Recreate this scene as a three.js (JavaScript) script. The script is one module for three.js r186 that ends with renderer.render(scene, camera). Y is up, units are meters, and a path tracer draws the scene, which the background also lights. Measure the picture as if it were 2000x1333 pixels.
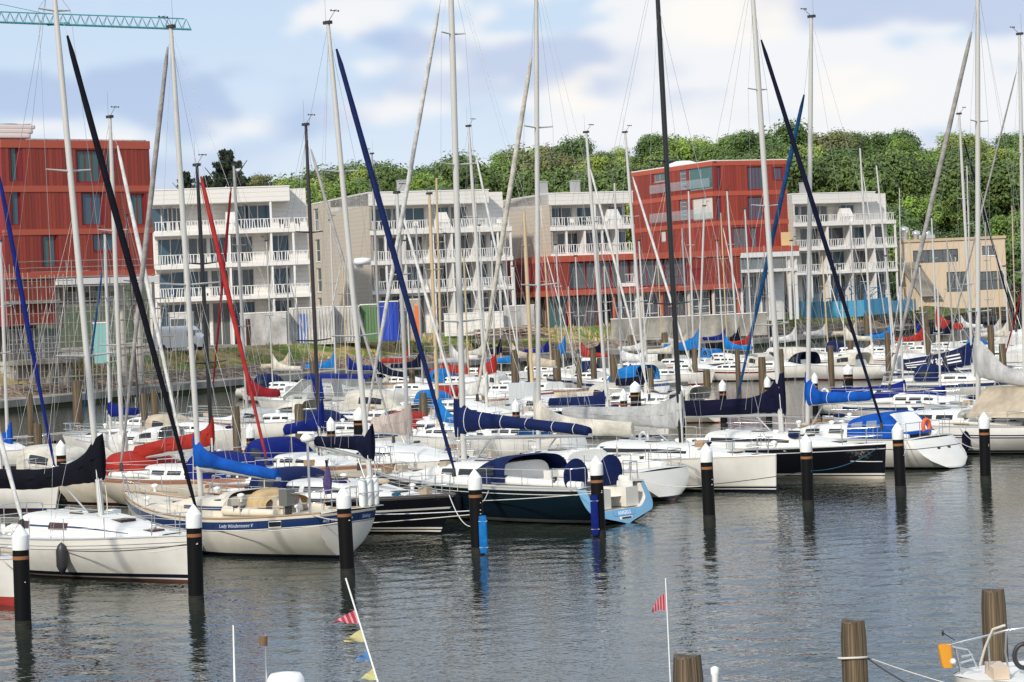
import * as THREE from 'three';

// ---------- camera (a long lens on a raised deck, slightly rolled) ----------
const F = 4500, H = 7, CX = 1000, HY = 578, ROLL = 2.4 * Math.PI / 180, SR = Math.sin(ROLL), CR = Math.cos(ROLL);
const V3 = (x, y, z) => new THREE.Vector3(x, y, z);
const scene = new THREE.Scene();
const camera = new THREE.PerspectiveCamera(2 * Math.atan(666.5 / F) * 180 / Math.PI, 2000 / 1333, 0.5, 3000);
camera.position.set(0, H, 0);
camera.rotation.z = -ROLL;
camera.setViewOffset(2000, 1333, 0, 666.5 - HY, 2000, 1333);
camera.updateProjectionMatrix();

// ---------- random numbers and noise ----------
function rng(seed) { let a = seed >>> 0; return () => { a = (a + 0x6D2B79F5) >>> 0; let t = a; t = Math.imul(t ^ (t >>> 15), t | 1); t ^= t + Math.imul(t ^ (t >>> 7), t | 61); return ((t ^ (t >>> 14)) >>> 0) / 4294967296; }; }
const hash3 = (x, y, z) => { let h = Math.imul(x, 374761393) ^ Math.imul(y, 668265263) ^ Math.imul(z, 2147483647 - 1640531); h = Math.imul(h ^ (h >>> 13), 1274126177); return ((h ^ (h >>> 16)) >>> 0) / 4294967296; };
function noise3(x, y, z) {
  const xi = Math.floor(x), yi = Math.floor(y), zi = Math.floor(z), f = t => t * t * (3 - 2 * t), u = f(x - xi), v = f(y - yi), w = f(z - zi), L = (a, b, t) => a + (b - a) * t;
  const c = (i, j, k) => hash3(xi + i, yi + j, zi + k);
  return L(L(L(c(0, 0, 0), c(1, 0, 0), u), L(c(0, 1, 0), c(1, 1, 0), u), v), L(L(c(0, 0, 1), c(1, 0, 1), u), L(c(0, 1, 1), c(1, 1, 1), u), v), w);
}
const fbm = (x, y, z, o = 5) => { let s = 0, a = 0.5, t = 0; for (let k = 0; k < o; k++) { s += a * noise3(x, y, z); t += a; a *= 0.5; x = x * 2.03 + 7.1; y = y * 2.03 + 3.7; z = z * 2.03 + 1.9; } return s / t; };
const clamp = (x, a = 0, b = 1) => Math.min(b, Math.max(a, x)), lerp = (a, b, t) => a + (b - a) * t, smooth = t => { t = clamp(t); return t * t * (3 - 2 * t); };

// ---------- sky: pale broken cloud over thin blue ----------
{
  const w = 2048, h = 1024, data = new Float32Array(w * h * 4);
  // cloud banks and blue gaps of the afternoon sky: azimuth and elevation in degrees, half-widths, amount (+ cloud, - blue gap)
  const banks = [[-5.0, 6.7, 1.8, .45, .45], [2.0, 5.0, 1.0, .75, .7], [-3.8, 4.7, 1.5, .5, .3], [-11, 4.2, 2.8, .6, .3], [8.5, 4.6, 5.0, .8, .62], [4.5, 6.6, 2.8, .6, .4], [-1.5, 7.6, 2.4, .4, .2], [9, 2.8, 5, .8, .35],
    [-6.2, 5.6, 1.8, .6, -.6], [-.9, 4.2, 2.0, .8, -.55], [-9.3, 6.2, 1.8, .5, -.5], [1, 6.6, 1.6, .6, -.4], [-4, 3.7, 1.6, .5, -.3]];
  const grey = [[9.6, 7.1, 2.9, .75, 1], [-7.8, 5.0, 1.2, .42, .75], [-11.5, 5.5, 2.2, .5, .8], [-2.2, 6.5, 1.5, .4, .35], [12.5, 6.5, 2, .6, .8], [.6, 5.8, 1.2, .4, .4]];
  const bump = (L, az, el) => { let s = 0; for (const [a, e, sa, se, k] of L) { const q = ((az - a) / sa) ** 2 + ((el - e) / se) ** 2; if (q < 9) s += k * Math.exp(-q); } return s; };
  for (let j = 0; j < h; j++) {
    const el = ((j + .5) / h - .5) * Math.PI, ed = el * 180 / Math.PI, ce = Math.cos(el), y = Math.sin(el);
    for (let i = 0; i < w; i++) {
      const ph = ((i + .5) / w - .5) * 2 * Math.PI, x = ce * Math.cos(ph), z = ce * Math.sin(ph), k = (j * w + i) * 4;
      let azd = Math.atan2(x, -z) * 180 / Math.PI;
      const e = Math.max(0, y), t = 1 - Math.exp(-e * 5.5);
      let r = lerp(.68, .34, t), g = lerp(.77, .53, t), b = lerp(.86, .78, t);
      if (ed > -4) {
               const px = x * 9, pz = z * 9, py = y * 26;
        let c = fbm(px, py, pz, 6) + .5 * (fbm(px * 3.8 + 9, py * 3.8, pz * 3.8, 5) - .5);
        let gr = fbm(px * .8 + 40, py * .8, pz * .8 + 11, 5);
        if (Math.abs(azd) < 30 && ed < 14) { const wob = (fbm(px * 3 + 5, py * 2.6, pz * 3, 5) - .5) * 1.3; c += bump(banks, azd + wob * 3, ed + wob * 1.1) * .5; gr += bump(grey, azd + wob * 3, ed + wob * 1.0) * .62; }
        const m = smooth((c - .42) / .13), lowHaze = Math.exp(-e * 16);
        const cr = lerp(.84, .82, t), cg = lerp(.84, .83, t), cb = lerp(.85, .85, t);
        const mm = Math.max(m * .92, lowHaze * .55);
        r = lerp(r, cr, mm); g = lerp(g, cg, mm); b = lerp(b, cb, mm);
        gr += .2 * (fbm(px * 3 + 2, py * 3.4, pz * 3 + 8, 4) - .5); const q = smooth((gr - .57) / .13) * .8 * (1 - lowHaze * .6);
        r = lerp(r, .38, q); g = lerp(g, .49, q); b = lerp(b, .71, q);
        const cream = smooth((c - .72) / .15) * .6; r = lerp(r, .95, cream); g = lerp(g, .90, cream); b = lerp(b, .82, cream);
      }
      if (ed < -2) { r = .30; g = .32; b = .31; }
      data[k] = r; data[k + 1] = g; data[k + 2] = b; data[k + 3] = 1;
    }
  }
  const t = new THREE.DataTexture(data, w, h, THREE.RGBAFormat, THREE.FloatType);
  t.mapping = THREE.EquirectangularReflectionMapping; t.magFilter = t.minFilter = THREE.LinearFilter; t.wrapS = THREE.RepeatWrapping; t.needsUpdate = true;
  scene.background = t; scene.environment = t; scene.backgroundIntensity = 1; scene.environmentIntensity = 1;
}
// ---------- sun: high, behind the camera's left shoulder, softened by thin cloud ----------
const sun = new THREE.DirectionalLight(new THREE.Color(1, .93, .82), 3.2);
sun.position.set(-95, 150, -70 + 150); sun.target.position.set(10, 0, -120);
sun.castShadow = true; sun.shadow.radius = 6; sun.shadow.mapSize.set(4096, 4096); sun.shadow.bias = -0.0005;
Object.assign(sun.shadow.camera, { left: -140, right: 140, top: 140, bottom: -140, near: 1, far: 600 });
scene.add(sun, sun.target);
const renderer = new THREE.WebGLRenderer({ antialias: true });
renderer.setSize(1024, 682); renderer.shadowMap.enabled = true;
renderer.toneMapping = THREE.LinearToneMapping; renderer.toneMappingExposure = 1.12;

// ---------- measuring: a direction of the camera at a distance d becomes a point of the place ----------
const dirOf = (px, py) => { const dx = px - CX, dy = py - HY; return [dx * CR - dy * SR, dx * SR + dy * CR]; };
const P = (px, py, d) => { const [a, b] = dirOf(px, py); return V3(a * d / F, H - b * d / F, -d); };
const W = (px, py, y = 0) => P(px, py, F * (H - y) / dirOf(px, py)[1]);
// a vertical plane through o that runs along (cos t, -sin t): [distance along it, height above o]
function onPlane(o, t, px, py) {
  const [a, b] = dirOf(px, py), s = Math.sin(t), c = Math.cos(t), d = (o.x * s + o.z * c) / (a / F * s - c), x = a * d / F - o.x, z = -d - o.z;
  return [x * c - z * s, H - b * d / F - o.y];
}
// ---------- mesh builder ----------
class MB {
  constructor() { this.p = []; this.n = []; this.u = []; this.i = []; this.c = []; this.col = null; this.m = null; }
  v(x, y, z, nx, ny, nz, u, w) {
    if (this.m) { const a = V3(x, y, z).applyMatrix4(this.m), b = V3(nx, ny, nz).transformDirection(this.m); x = a.x; y = a.y; z = a.z; nx = b.x; ny = b.y; nz = b.z; }
    this.p.push(x, y, z); this.n.push(nx, ny, nz); this.u.push(u, w); if (this.col) this.c.push(...this.col); return this.p.length / 3 - 1;
  }
  tri(a, b, c) { const n = V3(b[0] - a[0], b[1] - a[1], b[2] - a[2]).cross(V3(c[0] - a[0], c[1] - a[1], c[2] - a[2])).normalize(); const k = [a, b, c].map(q => this.v(...q, n.x, n.y, n.z, q[0], q[1])); this.i.push(...k); return this; }
  quad(a, b, c, d) {
    const n = V3(b[0] - a[0], b[1] - a[1], b[2] - a[2]).cross(V3(d[0] - a[0], d[1] - a[1], d[2] - a[2])).normalize();
    const w = Math.hypot(b[0] - a[0], b[1] - a[1], b[2] - a[2]), h = Math.hypot(d[0] - a[0], d[1] - a[1], d[2] - a[2]);
    const k = [[a, 0, 0], [b, w, 0], [c, w, h], [d, 0, h]].map(([q, u, v]) => this.v(...q, n.x, n.y, n.z, u, v));
    this.i.push(k[0], k[1], k[2], k[0], k[2], k[3]); return this;
  }
  box(x0, y0, z0, x1, y1, z1) {
    if (x0 > x1) [x0, x1] = [x1, x0]; if (y0 > y1) [y0, y1] = [y1, y0]; if (z0 > z1) [z0, z1] = [z1, z0];
    const A = [x0, y0, z1], B = [x1, y0, z1], C = [x1, y1, z1], D = [x0, y1, z1], E = [x0, y0, z0], G = [x1, y0, z0], I = [x1, y1, z0], J = [x0, y1, z0];
    return this.quad(A, B, C, D).quad(B, G, I, C).quad(G, E, J, I).quad(E, A, D, J).quad(D, C, I, J).quad(E, G, B, A);
  }
  grid(nu, nv, fn, { us = 1, vs = 1, wrap = false } = {}) {
    const P_ = [], N = [];
    for (let j = 0; j <= nv; j++) for (let i = 0; i <= nu; i++) { P_.push(fn(i / nu, j / nv)); N.push([0, 0, 0]); }
    const id = (i, j) => j * (nu + 1) + i, F_ = [];
    const add = (a, b, c) => { const p = P_[a], q = P_[b], r = P_[c], x1 = q[0] - p[0], y1 = q[1] - p[1], z1 = q[2] - p[2], x2 = r[0] - p[0], y2 = r[1] - p[1], z2 = r[2] - p[2]; const n = [y1 * z2 - z1 * y2, z1 * x2 - x1 * z2, x1 * y2 - y1 * x2]; if (n[0] * n[0] + n[1] * n[1] + n[2] * n[2] < 1e-16) return; for (const k of [a, b, c]) for (let e = 0; e < 3; e++) N[k][e] += n[e]; F_.push(a, b, c); };
    for (let j = 0; j < nv; j++) for (let i = 0; i < nu; i++) { add(id(i, j), id(i + 1, j), id(i + 1, j + 1)); add(id(i, j), id(i + 1, j + 1), id(i, j + 1)); }
    if (wrap) for (let j = 0; j <= nv; j++) { const a = N[id(0, j)], b = N[id(nu, j)]; for (let e = 0; e < 3; e++) a[e] = b[e] = a[e] + b[e]; }
    const k0 = this.p.length / 3;
    for (let j = 0; j <= nv; j++) for (let i = 0; i <= nu; i++) { const k = id(i, j), n = N[k], l = Math.hypot(...n) || 1; this.v(...P_[k], n[0] / l, n[1] / l, n[2] / l, i / nu * us, j / nv * vs); }
    for (const f of F_) this.i.push(k0 + f); return this;
  }
  // tube along points, radius number or function of t; squash flattens it sideways (ellipse ry/rx)
  path(pts, r, seg = 8, caps = true) {
    const n = pts.length, T = pts.map((p, k) => V3(...pts[Math.min(n - 1, k + 1)]).sub(V3(...pts[Math.max(0, k - 1)])).normalize());
    let a = Math.abs(T[0].y) < .9 ? V3(0, 1, 0) : V3(1, 0, 0); const fr = [];
    for (let k = 0; k < n; k++) { const b = V3().crossVectors(T[k], a).normalize(); a = V3().crossVectors(b, T[k]).normalize(); fr.push([a.clone(), b]); }
    const R = typeof r === 'function' ? r : () => r, L = V3(...pts[0]).distanceTo(V3(...pts[n - 1]));
    this.grid(seg, n - 1, (u, v) => { const k = Math.round(v * (n - 1)), q = R(k / (n - 1)), c = Math.cos(u * 2 * Math.PI) * q, s = Math.sin(u * 2 * Math.PI) * q, [A, B] = fr[k], p = pts[k]; return [p[0] + A.x * c + B.x * s, p[1] + A.y * c + B.y * s, p[2] + A.z * c + B.z * s]; }, { us: .5, vs: L, wrap: true });
    if (caps) for (const k of [0, n - 1]) { const q = R(k ? 1 : 0); if (q > .012) { const [A, B] = fr[k], p = pts[k], t = T[k], sg = k ? 1 : -1, c0 = this.v(...p, t.x * sg, t.y * sg, t.z * sg, 0, 0), ring = []; for (let e = 0; e < seg; e++) { const c = Math.cos(e / seg * 6.28318) * q, s = Math.sin(e / seg * 6.28318) * q; ring.push(this.v(p[0] + A.x * c + B.x * s, p[1] + A.y * c + B.y * s, p[2] + A.z * c + B.z * s, t.x * sg, t.y * sg, t.z * sg, c, s)); } for (let e = 0; e < seg; e++) k ? this.i.push(c0, ring[e], ring[(e + 1) % seg]) : this.i.push(c0, ring[(e + 1) % seg], ring[e]); } }
    return this;
  }
  cyl(a, b, r0, r1 = r0, seg = 8) { return this.path([a, b], t => lerp(r0, r1, t), seg); }
  lathe(cx, cz, prof, seg = 14) { return this.grid(seg, prof.length - 1, (u, v) => { const [r, y] = prof[Math.round(v * (prof.length - 1))], t = -u * 2 * Math.PI; return [cx + r * Math.cos(t), y, cz + r * Math.sin(t)]; }, { us: 1, vs: 2, wrap: true }); }
  ball(x, y, z, rx, ry = rx, rz = rx, nu = 12, nv = 8) { return this.grid(nu, nv, (u, v) => { const t = -u * 2 * Math.PI, q = (v - .5) * Math.PI; return [x + rx * Math.cos(q) * Math.cos(t), y + ry * Math.sin(q), z + rz * Math.cos(q) * Math.sin(t)]; }, { wrap: true }); }
  geo() {
    const g = new THREE.BufferGeometry();
    g.setAttribute('position', new THREE.BufferAttribute(new Float32Array(this.p), 3)); g.setAttribute('normal', new THREE.BufferAttribute(new Float32Array(this.n), 3)); g.setAttribute('uv', new THREE.BufferAttribute(new Float32Array(this.u), 2));
    if (this.c.length) g.setAttribute('color', new THREE.BufferAttribute(new Float32Array(this.c), 3));
    g.setIndex(this.i); return g;
  }
  build(name, mat, parent, label) { return mesh(name, this.geo(), mat, parent, label); }
}
const used = {};
const numbered = n => { const k = used[n] = (used[n] ?? -1) + 1; return k ? `${n}_${String(k).padStart(3, '0')}` : n; };
function mesh(name, g, mat, parent, label) { const m = new THREE.Mesh(g, mat); m.name = parent ? name : numbered(name); m.castShadow = m.receiveShadow = true; (parent || scene).add(m); if (label) m.userData.label = label; return m; }
function thing(name, label, category, pos, turn = 0, group) { const o = new THREE.Group(); o.name = numbered(name); if (pos) o.position.copy(pos); o.rotation.y = turn; o.userData = { label, category }; if (group) o.userData.group = group; scene.add(o); return o; }
function tag(o, label, category, group, kind) { Object.assign(o.userData, { label }); if (category) o.userData.category = category; if (group) o.userData.group = group; if (kind) o.userData.kind = kind; return o; }
const struct = o => { o.userData.kind = 'structure'; return o; };
const mk = () => new MB();

// ---------- textures (grain and fine relief only) ----------
function tex(w, h, fn, { srgb = false, rep = [1, 1] } = {}) {
  const d = new Uint8Array(w * h * 4);
  for (let j = 0; j < h; j++) for (let i = 0; i < w; i++) { const c = fn(i / w, j / h), k = (j * w + i) * 4; d[k] = clamp(c[0]) * 255; d[k + 1] = clamp(c[1]) * 255; d[k + 2] = clamp(c[2]) * 255; d[k + 3] = 255; }
  const t = new THREE.DataTexture(d, w, h); t.wrapS = t.wrapT = THREE.RepeatWrapping; t.magFilter = THREE.LinearFilter; t.minFilter = THREE.LinearMipmapLinearFilter; t.generateMipmaps = true; if (srgb) t.colorSpace = THREE.SRGBColorSpace; t.repeat.set(...rep); t.needsUpdate = true; return t;
}
// noise that repeats without a seam after nx, ny cells
function tn(x, y, nx, ny, s = 0) { const xi = Math.floor(x), yi = Math.floor(y), f = t => t * t * (3 - 2 * t), u = f(x - xi), v = f(y - yi), c = (i, j) => hash3((((xi + i) % nx) + nx) % nx, (((yi + j) % ny) + ny) % ny, s); return lerp(lerp(c(0, 0), c(1, 0), u), lerp(c(0, 1), c(1, 1), u), v); }
const tfbm = (u, v, nx, ny, o = 4, s = 0) => { let a = .5, r = 0, t = 0; for (let k = 0; k < o; k++) { r += a * tn(u * nx, v * ny, nx, ny, s + k); t += a; a *= .5; nx *= 2; ny *= 2; } return r / t; };
const g1 = v => [v, v, v];
const tCloth = tex(256, 256, (u, v) => g1(.5 + .8 * (tfbm(u, v, 5, 9, 5, 3) - .5)), { rep: [.7, .7] });
const tRough = tex(256, 256, (u, v) => g1(tfbm(u, v, 6, 6, 5, 9)), { rep: [.5, .5] });
const tWood = tex(256, 512, (u, v) => g1(.25 + .5 * tfbm(u, v, 40, 4, 4, 5) + .25 * tfbm(u, v, 90, 9, 2, 8)), { rep: [2, .5] });
const tWoodCol = tex(256, 512, (u, v) => { const a = tfbm(u, v, 30, 3, 4, 21), b = tfbm(u, v, 4, 5, 4, 33), k = .55 + .55 * (a - .5) * 1.6; return [clamp(.56 * k + .10 * b), clamp(.47 * k + .10 * b), clamp(.37 * k + .07 * b)]; }, { srgb: true, rep: [2, .4] });
const tSiding = tex(8, 256, (u, v) => g1(v < .06 ? .0 : .85 + .1 * tn(v * 8, 0, 8, 1, 4)), { rep: [1, 2.2] });
const tPanel = tex(256, 256, (u, v) => { const s = .5 + .5 * tfbm(u, v, 24, 3, 3, 14); return g1(.82 + .18 * s); }, { srgb: true, rep: [.25, .1] });
const tConc = tex(256, 256, (u, v) => g1(.72 + .5 * (tfbm(u, v, 5, 5, 5, 41) - .5)), { srgb: true, rep: [.18, .18] });
const tGrass = tex(512, 512, (u, v) => { const a = tfbm(u, v, 9, 9, 5, 51), b = tfbm(u, v, 60, 60, 2, 61), m = smooth((a - .44) / .16); return [lerp(.62, .40, m) + .25 * (b - .5), lerp(.55, .47, m) + .25 * (b - .5), lerp(.38, .20, m) + .18 * (b - .5)]; }, { srgb: true, rep: [.04, .04] });
// ---------- materials ----------
const C = (r, g, b) => new THREE.Color().setRGB(r, g, b);
const mat = (c, roughness = .6, o = {}) => new THREE.MeshStandardMaterial({ color: Array.isArray(c) ? C(...c) : c, roughness, ...o });
const tFade = tex(256, 256, (u, v) => { const q = tfbm(u, v, 4, 5, 5, 81), s = tfbm(u, v, 30, 30, 2, 85); return g1(.80 + .32 * (q - .5) + .12 * (s - .5) + .1); }, { srgb: true, rep: [.8, .6] });
const cloth = (c, o = {}) => new THREE.MeshPhysicalMaterial({ color: C(...c), roughness: .8, specularIntensity: .35, map: tFade, bumpMap: tCloth, bumpScale: .032, side: THREE.DoubleSide, ...o });
const tDirt = tex(512, 256, (u, v) => { const s = tfbm(u, v, 40, 3, 4, 71), q = tfbm(u, v, 8, 6, 4, 77); return [1 - .06 * s - .06 * q, 1 - .065 * s - .065 * q, 1 - .08 * s - .08 * q]; }, { srgb: true, rep: [.12, .5] });
const gel = (c, r = .22, cc = .5) => new THREE.MeshPhysicalMaterial({ color: C(...c), map: tDirt, roughness: r, specularIntensity: cc < .3 ? .5 : 1, clearcoat: cc, clearcoatRoughness: .12 });
const M = {
  white: gel([.83, .81, .77]), cream: gel([.74, .68, .57]), ivory: gel([.80, .77, .70]), grey: gel([.58, .58, .56]), black: gel([.006, .007, .011], .12, .12), navyhull: gel([.009, .013, .03], .15, .2), teal: gel([.005, .014, .024], .13, .15), lightblue: gel([.17, .42, .66]), bluestripe: gel([.013, .036, .125]), redbottom: mat([.34, .035, .025], .6), maroon: gel([.20, .02, .025]), bluebottom: mat([.015, .025, .07], .6), brownbottom: mat([.12, .045, .03], .7),
  deck: mat([.74, .73, .69], .55, { bumpMap: tRough, bumpScale: .006 }), deckcream: mat([.66, .60, .49], .6, { bumpMap: tRough, bumpScale: .006 }), teak: mat([.34, .22, .12], .7), rail: mat([.28, .12, .06], .45), darkrail: mat([.05, .045, .045], .4), alu: mat([.55, .55, .54], .35, { metalness: .55 }), mast: mat([.52, .51, .48], .38), mastgrey: mat([.34, .34, .33], .4), mastblack: mat([.012, .012, .013], .3), mastbrown: mat([.03, .022, .024], .4), mastwood: mat([.52, .40, .24], .45), steel: mat([.72, .72, .72], .22, { metalness: .9 }), wire: mat([.32, .33, .34], .4, { metalness: .4 }), whitewire: mat([.72, .72, .70], .5), rope: mat([.62, .58, .50], .9), darkrope: mat([.06, .06, .07], .9), bluerope: mat([.01, .12, .2], .9),
  glass: mat([.02, .022, .026], .08), brownglass: mat([.05, .022, .016], .12), clear: new THREE.MeshPhysicalMaterial({ color: C(.75, .78, .78), roughness: .08, transmission: .75, thickness: 0, side: THREE.DoubleSide }), fitting: mat([.03, .03, .033], .45), plastic: mat([.82, .82, .80], .4), sitewhite: mat([.92, .89, .84], .7, { map: tConc }),
  navy: cloth([.008, .010, .030], { specularIntensity: .15 }), black_cloth: cloth([.008, .008, .014], { specularIntensity: .15 }), blue: cloth([.004, .085, .42]), royal: cloth([.004, .015, .17]), dkblue: cloth([.006, .016, .085]), redfurl: cloth([.40, .032, .03]), steelblue: cloth([.01, .07, .20]), red: cloth([.38, .030, .020]), dred: cloth([.22, .012, .018]), creamcloth: cloth([.66, .62, .53]), greycloth: cloth([.50, .50, .49]), whitecloth: cloth([.74, .73, .70]), sand: cloth([.56, .47, .35]), tan: cloth([.58, .42, .22]), pinkcloth: cloth([.60, .50, .44]), azure: cloth([.01, .18, .52]), orange: mat([.75, .12, .03], .6), yellow: mat([.70, .30, .02], .6), furlgrey: cloth([.42, .40, .38]),
  pile: new THREE.MeshPhysicalMaterial({ color: C(.007, .007, .008), roughness: .5, specularIntensity: .22 }), capwhite: mat([.82, .82, .80], .45), rust: mat([.26, .11, .04], .8), oldwood: mat([1, 1, 1], .92, { map: tWoodCol, bumpMap: tWood, bumpScale: .03 }), concrete: mat([.50, .46, .40], .9, { map: tConc }), lightconc: mat([.62, .57, .49], .88, { map: tConc }), jetty: mat([.36, .33, .28], .85, { map: tConc }), algae: mat([.085, .10, .025], .9, { map: tConc }),
};

// ================= the setting =================
// water: swell as geometry near the berths, ripples as fine relief
const rand = rng(77);
const waves = []; for (let k = 0; k < 26; k++) { const L = .55 * Math.pow(2.9, rand() * 1.2), th = -1.15 + (rand() - .5) * 2.3, A = .0014 * Math.pow(L, .8); waves.push([2 * Math.PI / L * Math.cos(th), 2 * Math.PI / L * Math.sin(th), rand() * 6.28, A]); }
const waveY = (x, z) => { let y = 0; for (const [a, b, p, A] of waves) y += A * Math.sin(a * x + b * z + p); return y * (.35 + 1.3 * smooth((fbm(x * .1, 3, z * .06, 3) - .3) / .4)); };
{
  const n = 1024, fw = []; const r = rng(5);
  for (let k = 0; k < 60; k++) { const m = Math.pow(r(), .8) * 42 + 12, th = Math.PI / 2 + (r() - .5) * 2.4; fw.push([Math.round(m * Math.cos(th)), Math.round(m * Math.sin(th)), r() * 6.28, 1 / Math.pow(m, .75)]); }
  let mx = 0; const buf = new Float32Array(n * n); const S = new Float32Array(4096); for (let k = 0; k < 4096; k++) S[k] = Math.sin(k / 4096 * 2 * Math.PI);
  for (let j = 0; j < n; j++) for (let i = 0; i < n; i++) { let s = 0; for (const [a, b, p, A] of fw) s += A * S[((a * i + b * j) * 4 + (p * 652 | 0)) & 4095]; s = s + .35 * Math.abs(s); buf[j * n + i] = s; mx = Math.max(mx, Math.abs(s)); }
  const t = tex(n, n, (u, v) => g1(.5 + .5 * buf[Math.round(v * n) * n + Math.round(u * n)] / mx));
  M.water = new THREE.MeshPhysicalMaterial({ color: C(.022, .028, .022), roughness: .045, ior: 1.333, bumpMap: t, bumpScale: .0125 });
  const X0 = -34, X1 = 44, D0 = 38, D1 = 124, sx = .2, sd = .2, w = mk(), nu = Math.round((X1 - X0) / sx), nv = Math.round((D1 - D0) / sd), T = 6;
  w.grid(nu, nv, (u, v) => { const x = X0 + u * (X1 - X0), d = D0 + v * (D1 - D0), e = smooth(Math.min(u, 1 - u) * 26) * smooth(Math.min(v, 1 - v) * 26); return [x, e * waveY(x, -d), -d]; }, { us: (X1 - X0) / T, vs: (D1 - D0) / T });
  const far = (x0, x1, d0, d1) => { const k = [[x0, d0], [x1, d0], [x1, d1], [x0, d1]].map(([x, d]) => w.v(x, 0, -d, 0, 1, 0, (x - X0) / T, (d - D0) / T)); w.i.push(k[0], k[1], k[2], k[0], k[2], k[3]); };
  far(-600, 600, -300, D0); far(-600, X0, D0, D1); far(X1, 600, D0, D1); far(-600, 600, D1, 460);
  tag(struct(w.build('water', M.water)), 'grey green harbour water with small ripples', 'water');
}
// shoreline (x, distance): the quay climbs away to the right
const QL = [[-120, 20], [-62, 118], [-35, 174], [-27.7, 190], [-15, 211.6], [0, 232], [14, 246], [22, 255], [40, 282], [66, 330], [110, 400], [200, 520]];
const qd = QL.map((p, k) => { const a = QL[Math.max(0, k - 1)], b = QL[Math.min(QL.length - 1, k + 1)], l = Math.hypot(b[0] - a[0], b[1] - a[1]); return [-(b[1] - a[1]) / l, (b[0] - a[0]) / l]; });
const off = (k, o) => [QL[k][0] + qd[k][0] * o, QL[k][1] + qd[k][1] * o];
function strip(mb, o0, y0, o1, y1, n = 6, jit = 0) {
  for (let k = 0; k < QL.length - 1; k++) { const a0 = off(k, o0), b0 = off(k + 1, o0), a1 = off(k, o1), b1 = off(k + 1, o1); const len = Math.hypot(b0[0] - a0[0], b0[1] - a0[1]), nu = Math.max(1, Math.round(len / 2.2));
    mb.grid(nu, n, (u, v) => { const x = lerp(lerp(a0[0], b0[0], u), lerp(a1[0], b1[0], u), v), d = lerp(lerp(a0[1], b0[1], u), lerp(a1[1], b1[1], u), v); const e = Math.min(v, 1 - v) * 4; return [x, lerp(y0, y1, v) + jit * Math.min(1, e) * (noise3(x * .7, 1, d * .7) - .5), -d]; }, { us: len, vs: Math.abs(o1 - o0) }); }
  return mb;
}
const GY = 3.3;
{
  const a = mk(); strip(a, 0, .34, 0, -1.2, 1); struct(tag(a.build('quay_foot', M.algae), 'green algae covered foot of the quay', 'quay'));
  const b = mk(); strip(b, -.12, .34, -.12, .86, 1); strip(b, -.12, .86, 2.6, .9, 2); strip(b, 0, .335, -.12, .34, 1); struct(tag(b.build('quay_wall', M.lightconc), 'pale concrete quay wall with walkway along the water', 'quay'));
  const rub = mat([.72, .60, .47], .95, { map: tex(256, 256, (u, v) => { const q = tn(u * 26, v * 26, 26, 26, 5), p = tn(u * 52, v * 52, 52, 52, 8); return [.55 + .5 * (q - .5) + .3 * (p - .5), .5 + .45 * (q - .5) + .3 * (p - .5), .45 + .42 * (q - .5) + .25 * (p - .5)]; }, { srgb: true, rep: [.12, .12] }) });
  const c = mk(); strip(c, 2.6, .905, 5.4, 1.75, 4, .25); struct(tag(c.build('stone_embankment', rub), 'stony brown lower slope above the quay walkway', 'embankment'));
  const g = mk(); strip(g, 5.4, 1.75, 9.2, GY, 6, .35); struct(tag(g.build('grass_bank', mat([.95, .92, .75], .95, { map: tGrass })), 'patchy grass slope up to the building site', 'embankment'));
  const gm = mat([.52, .45, .36], .95, { map: tConc });
  const t = mk(); strip(t, 9.2, GY, 44, GY + .2, 4); struct(tag(t.build('ground', gm), 'bare sandy ground around the new buildings', 'ground'));
  const h = mk(); strip(h, 44, GY + .2, 75, 8, 6, 1); strip(h, 75, 8, 150, 19, 6, 2); strip(h, 150, 19, 700, 14, 4, 0); struct(tag(h.build('hill', mat([.05, .07, .025], .95)), 'wooded hill rising behind the buildings', 'hill'));
  // grass tufts on the bank
  const r = rng(31), tg = mk(); tg.col = [0, 0, 0];
  for (let k = 0; k < 7000; k++) { const s = 2 + Math.floor(r() * 7), u = r(), o = 5.2 + r() * 4, A = off(s, o), B = off(s + 1, o), x = lerp(A[0], B[0], u), d = lerp(A[1], B[1], u), y = 1.75 + (o - 5.4) / 3.8 * (GY - 1.75); if (noise3(x * .3, 9, d * .3) < .52) continue; const hh = .15 + r() * .3, w = .08 + r() * .15, t = r() * 3.14, dry = r() < .55; tg.col = dry ? [.46 + r() * .12, .38, .20] : [.18 + r() * .10, .25 + r() * .08, .06]; const cx = Math.cos(t) * w, cz = Math.sin(t) * w; tg.tri([x - cx, y - .08, -d - cz], [x + cx, y - .08, -d + cz], [x + (r() - .5) * .2, y + hh, -d + (r() - .5) * .2]); }
  tag(tg.build('grass', mat([1, 1, 1], .95, { vertexColors: true, side: THREE.DoubleSide })), 'tufts of green and dry grass on the bank', 'grass', null, 'stuff');
  // rail along the quay edge
  const q = thing('quay_railing', 'thin grey metal railing along the quay walkway', 'railing', V3(0, 0, 0));
  const rl = mk();
  for (let k = 1; k < QL.length - 3; k++) { const a = off(k, .25), b = off(k + 1, .25), l = Math.hypot(b[0] - a[0], b[1] - a[1]), n = Math.round(l / 2.4); rl.cyl([a[0], 1.85, -a[1]], [b[0], 1.85, -b[1]], .03, .03, 5); rl.cyl([a[0], 1.4, -a[1]], [b[0], 1.4, -b[1]], .02, .02, 5);
    for (let e = 0; e < n; e++) { const x = lerp(a[0], b[0], e / n), d = lerp(a[1], b[1], e / n); mk().cyl([x, .87, -d], [x, 1.85, -d], .03, .03, 5).build('post', M.mastgrey, q); } }
  rl.build('rail', M.mastgrey, q);
}

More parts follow.
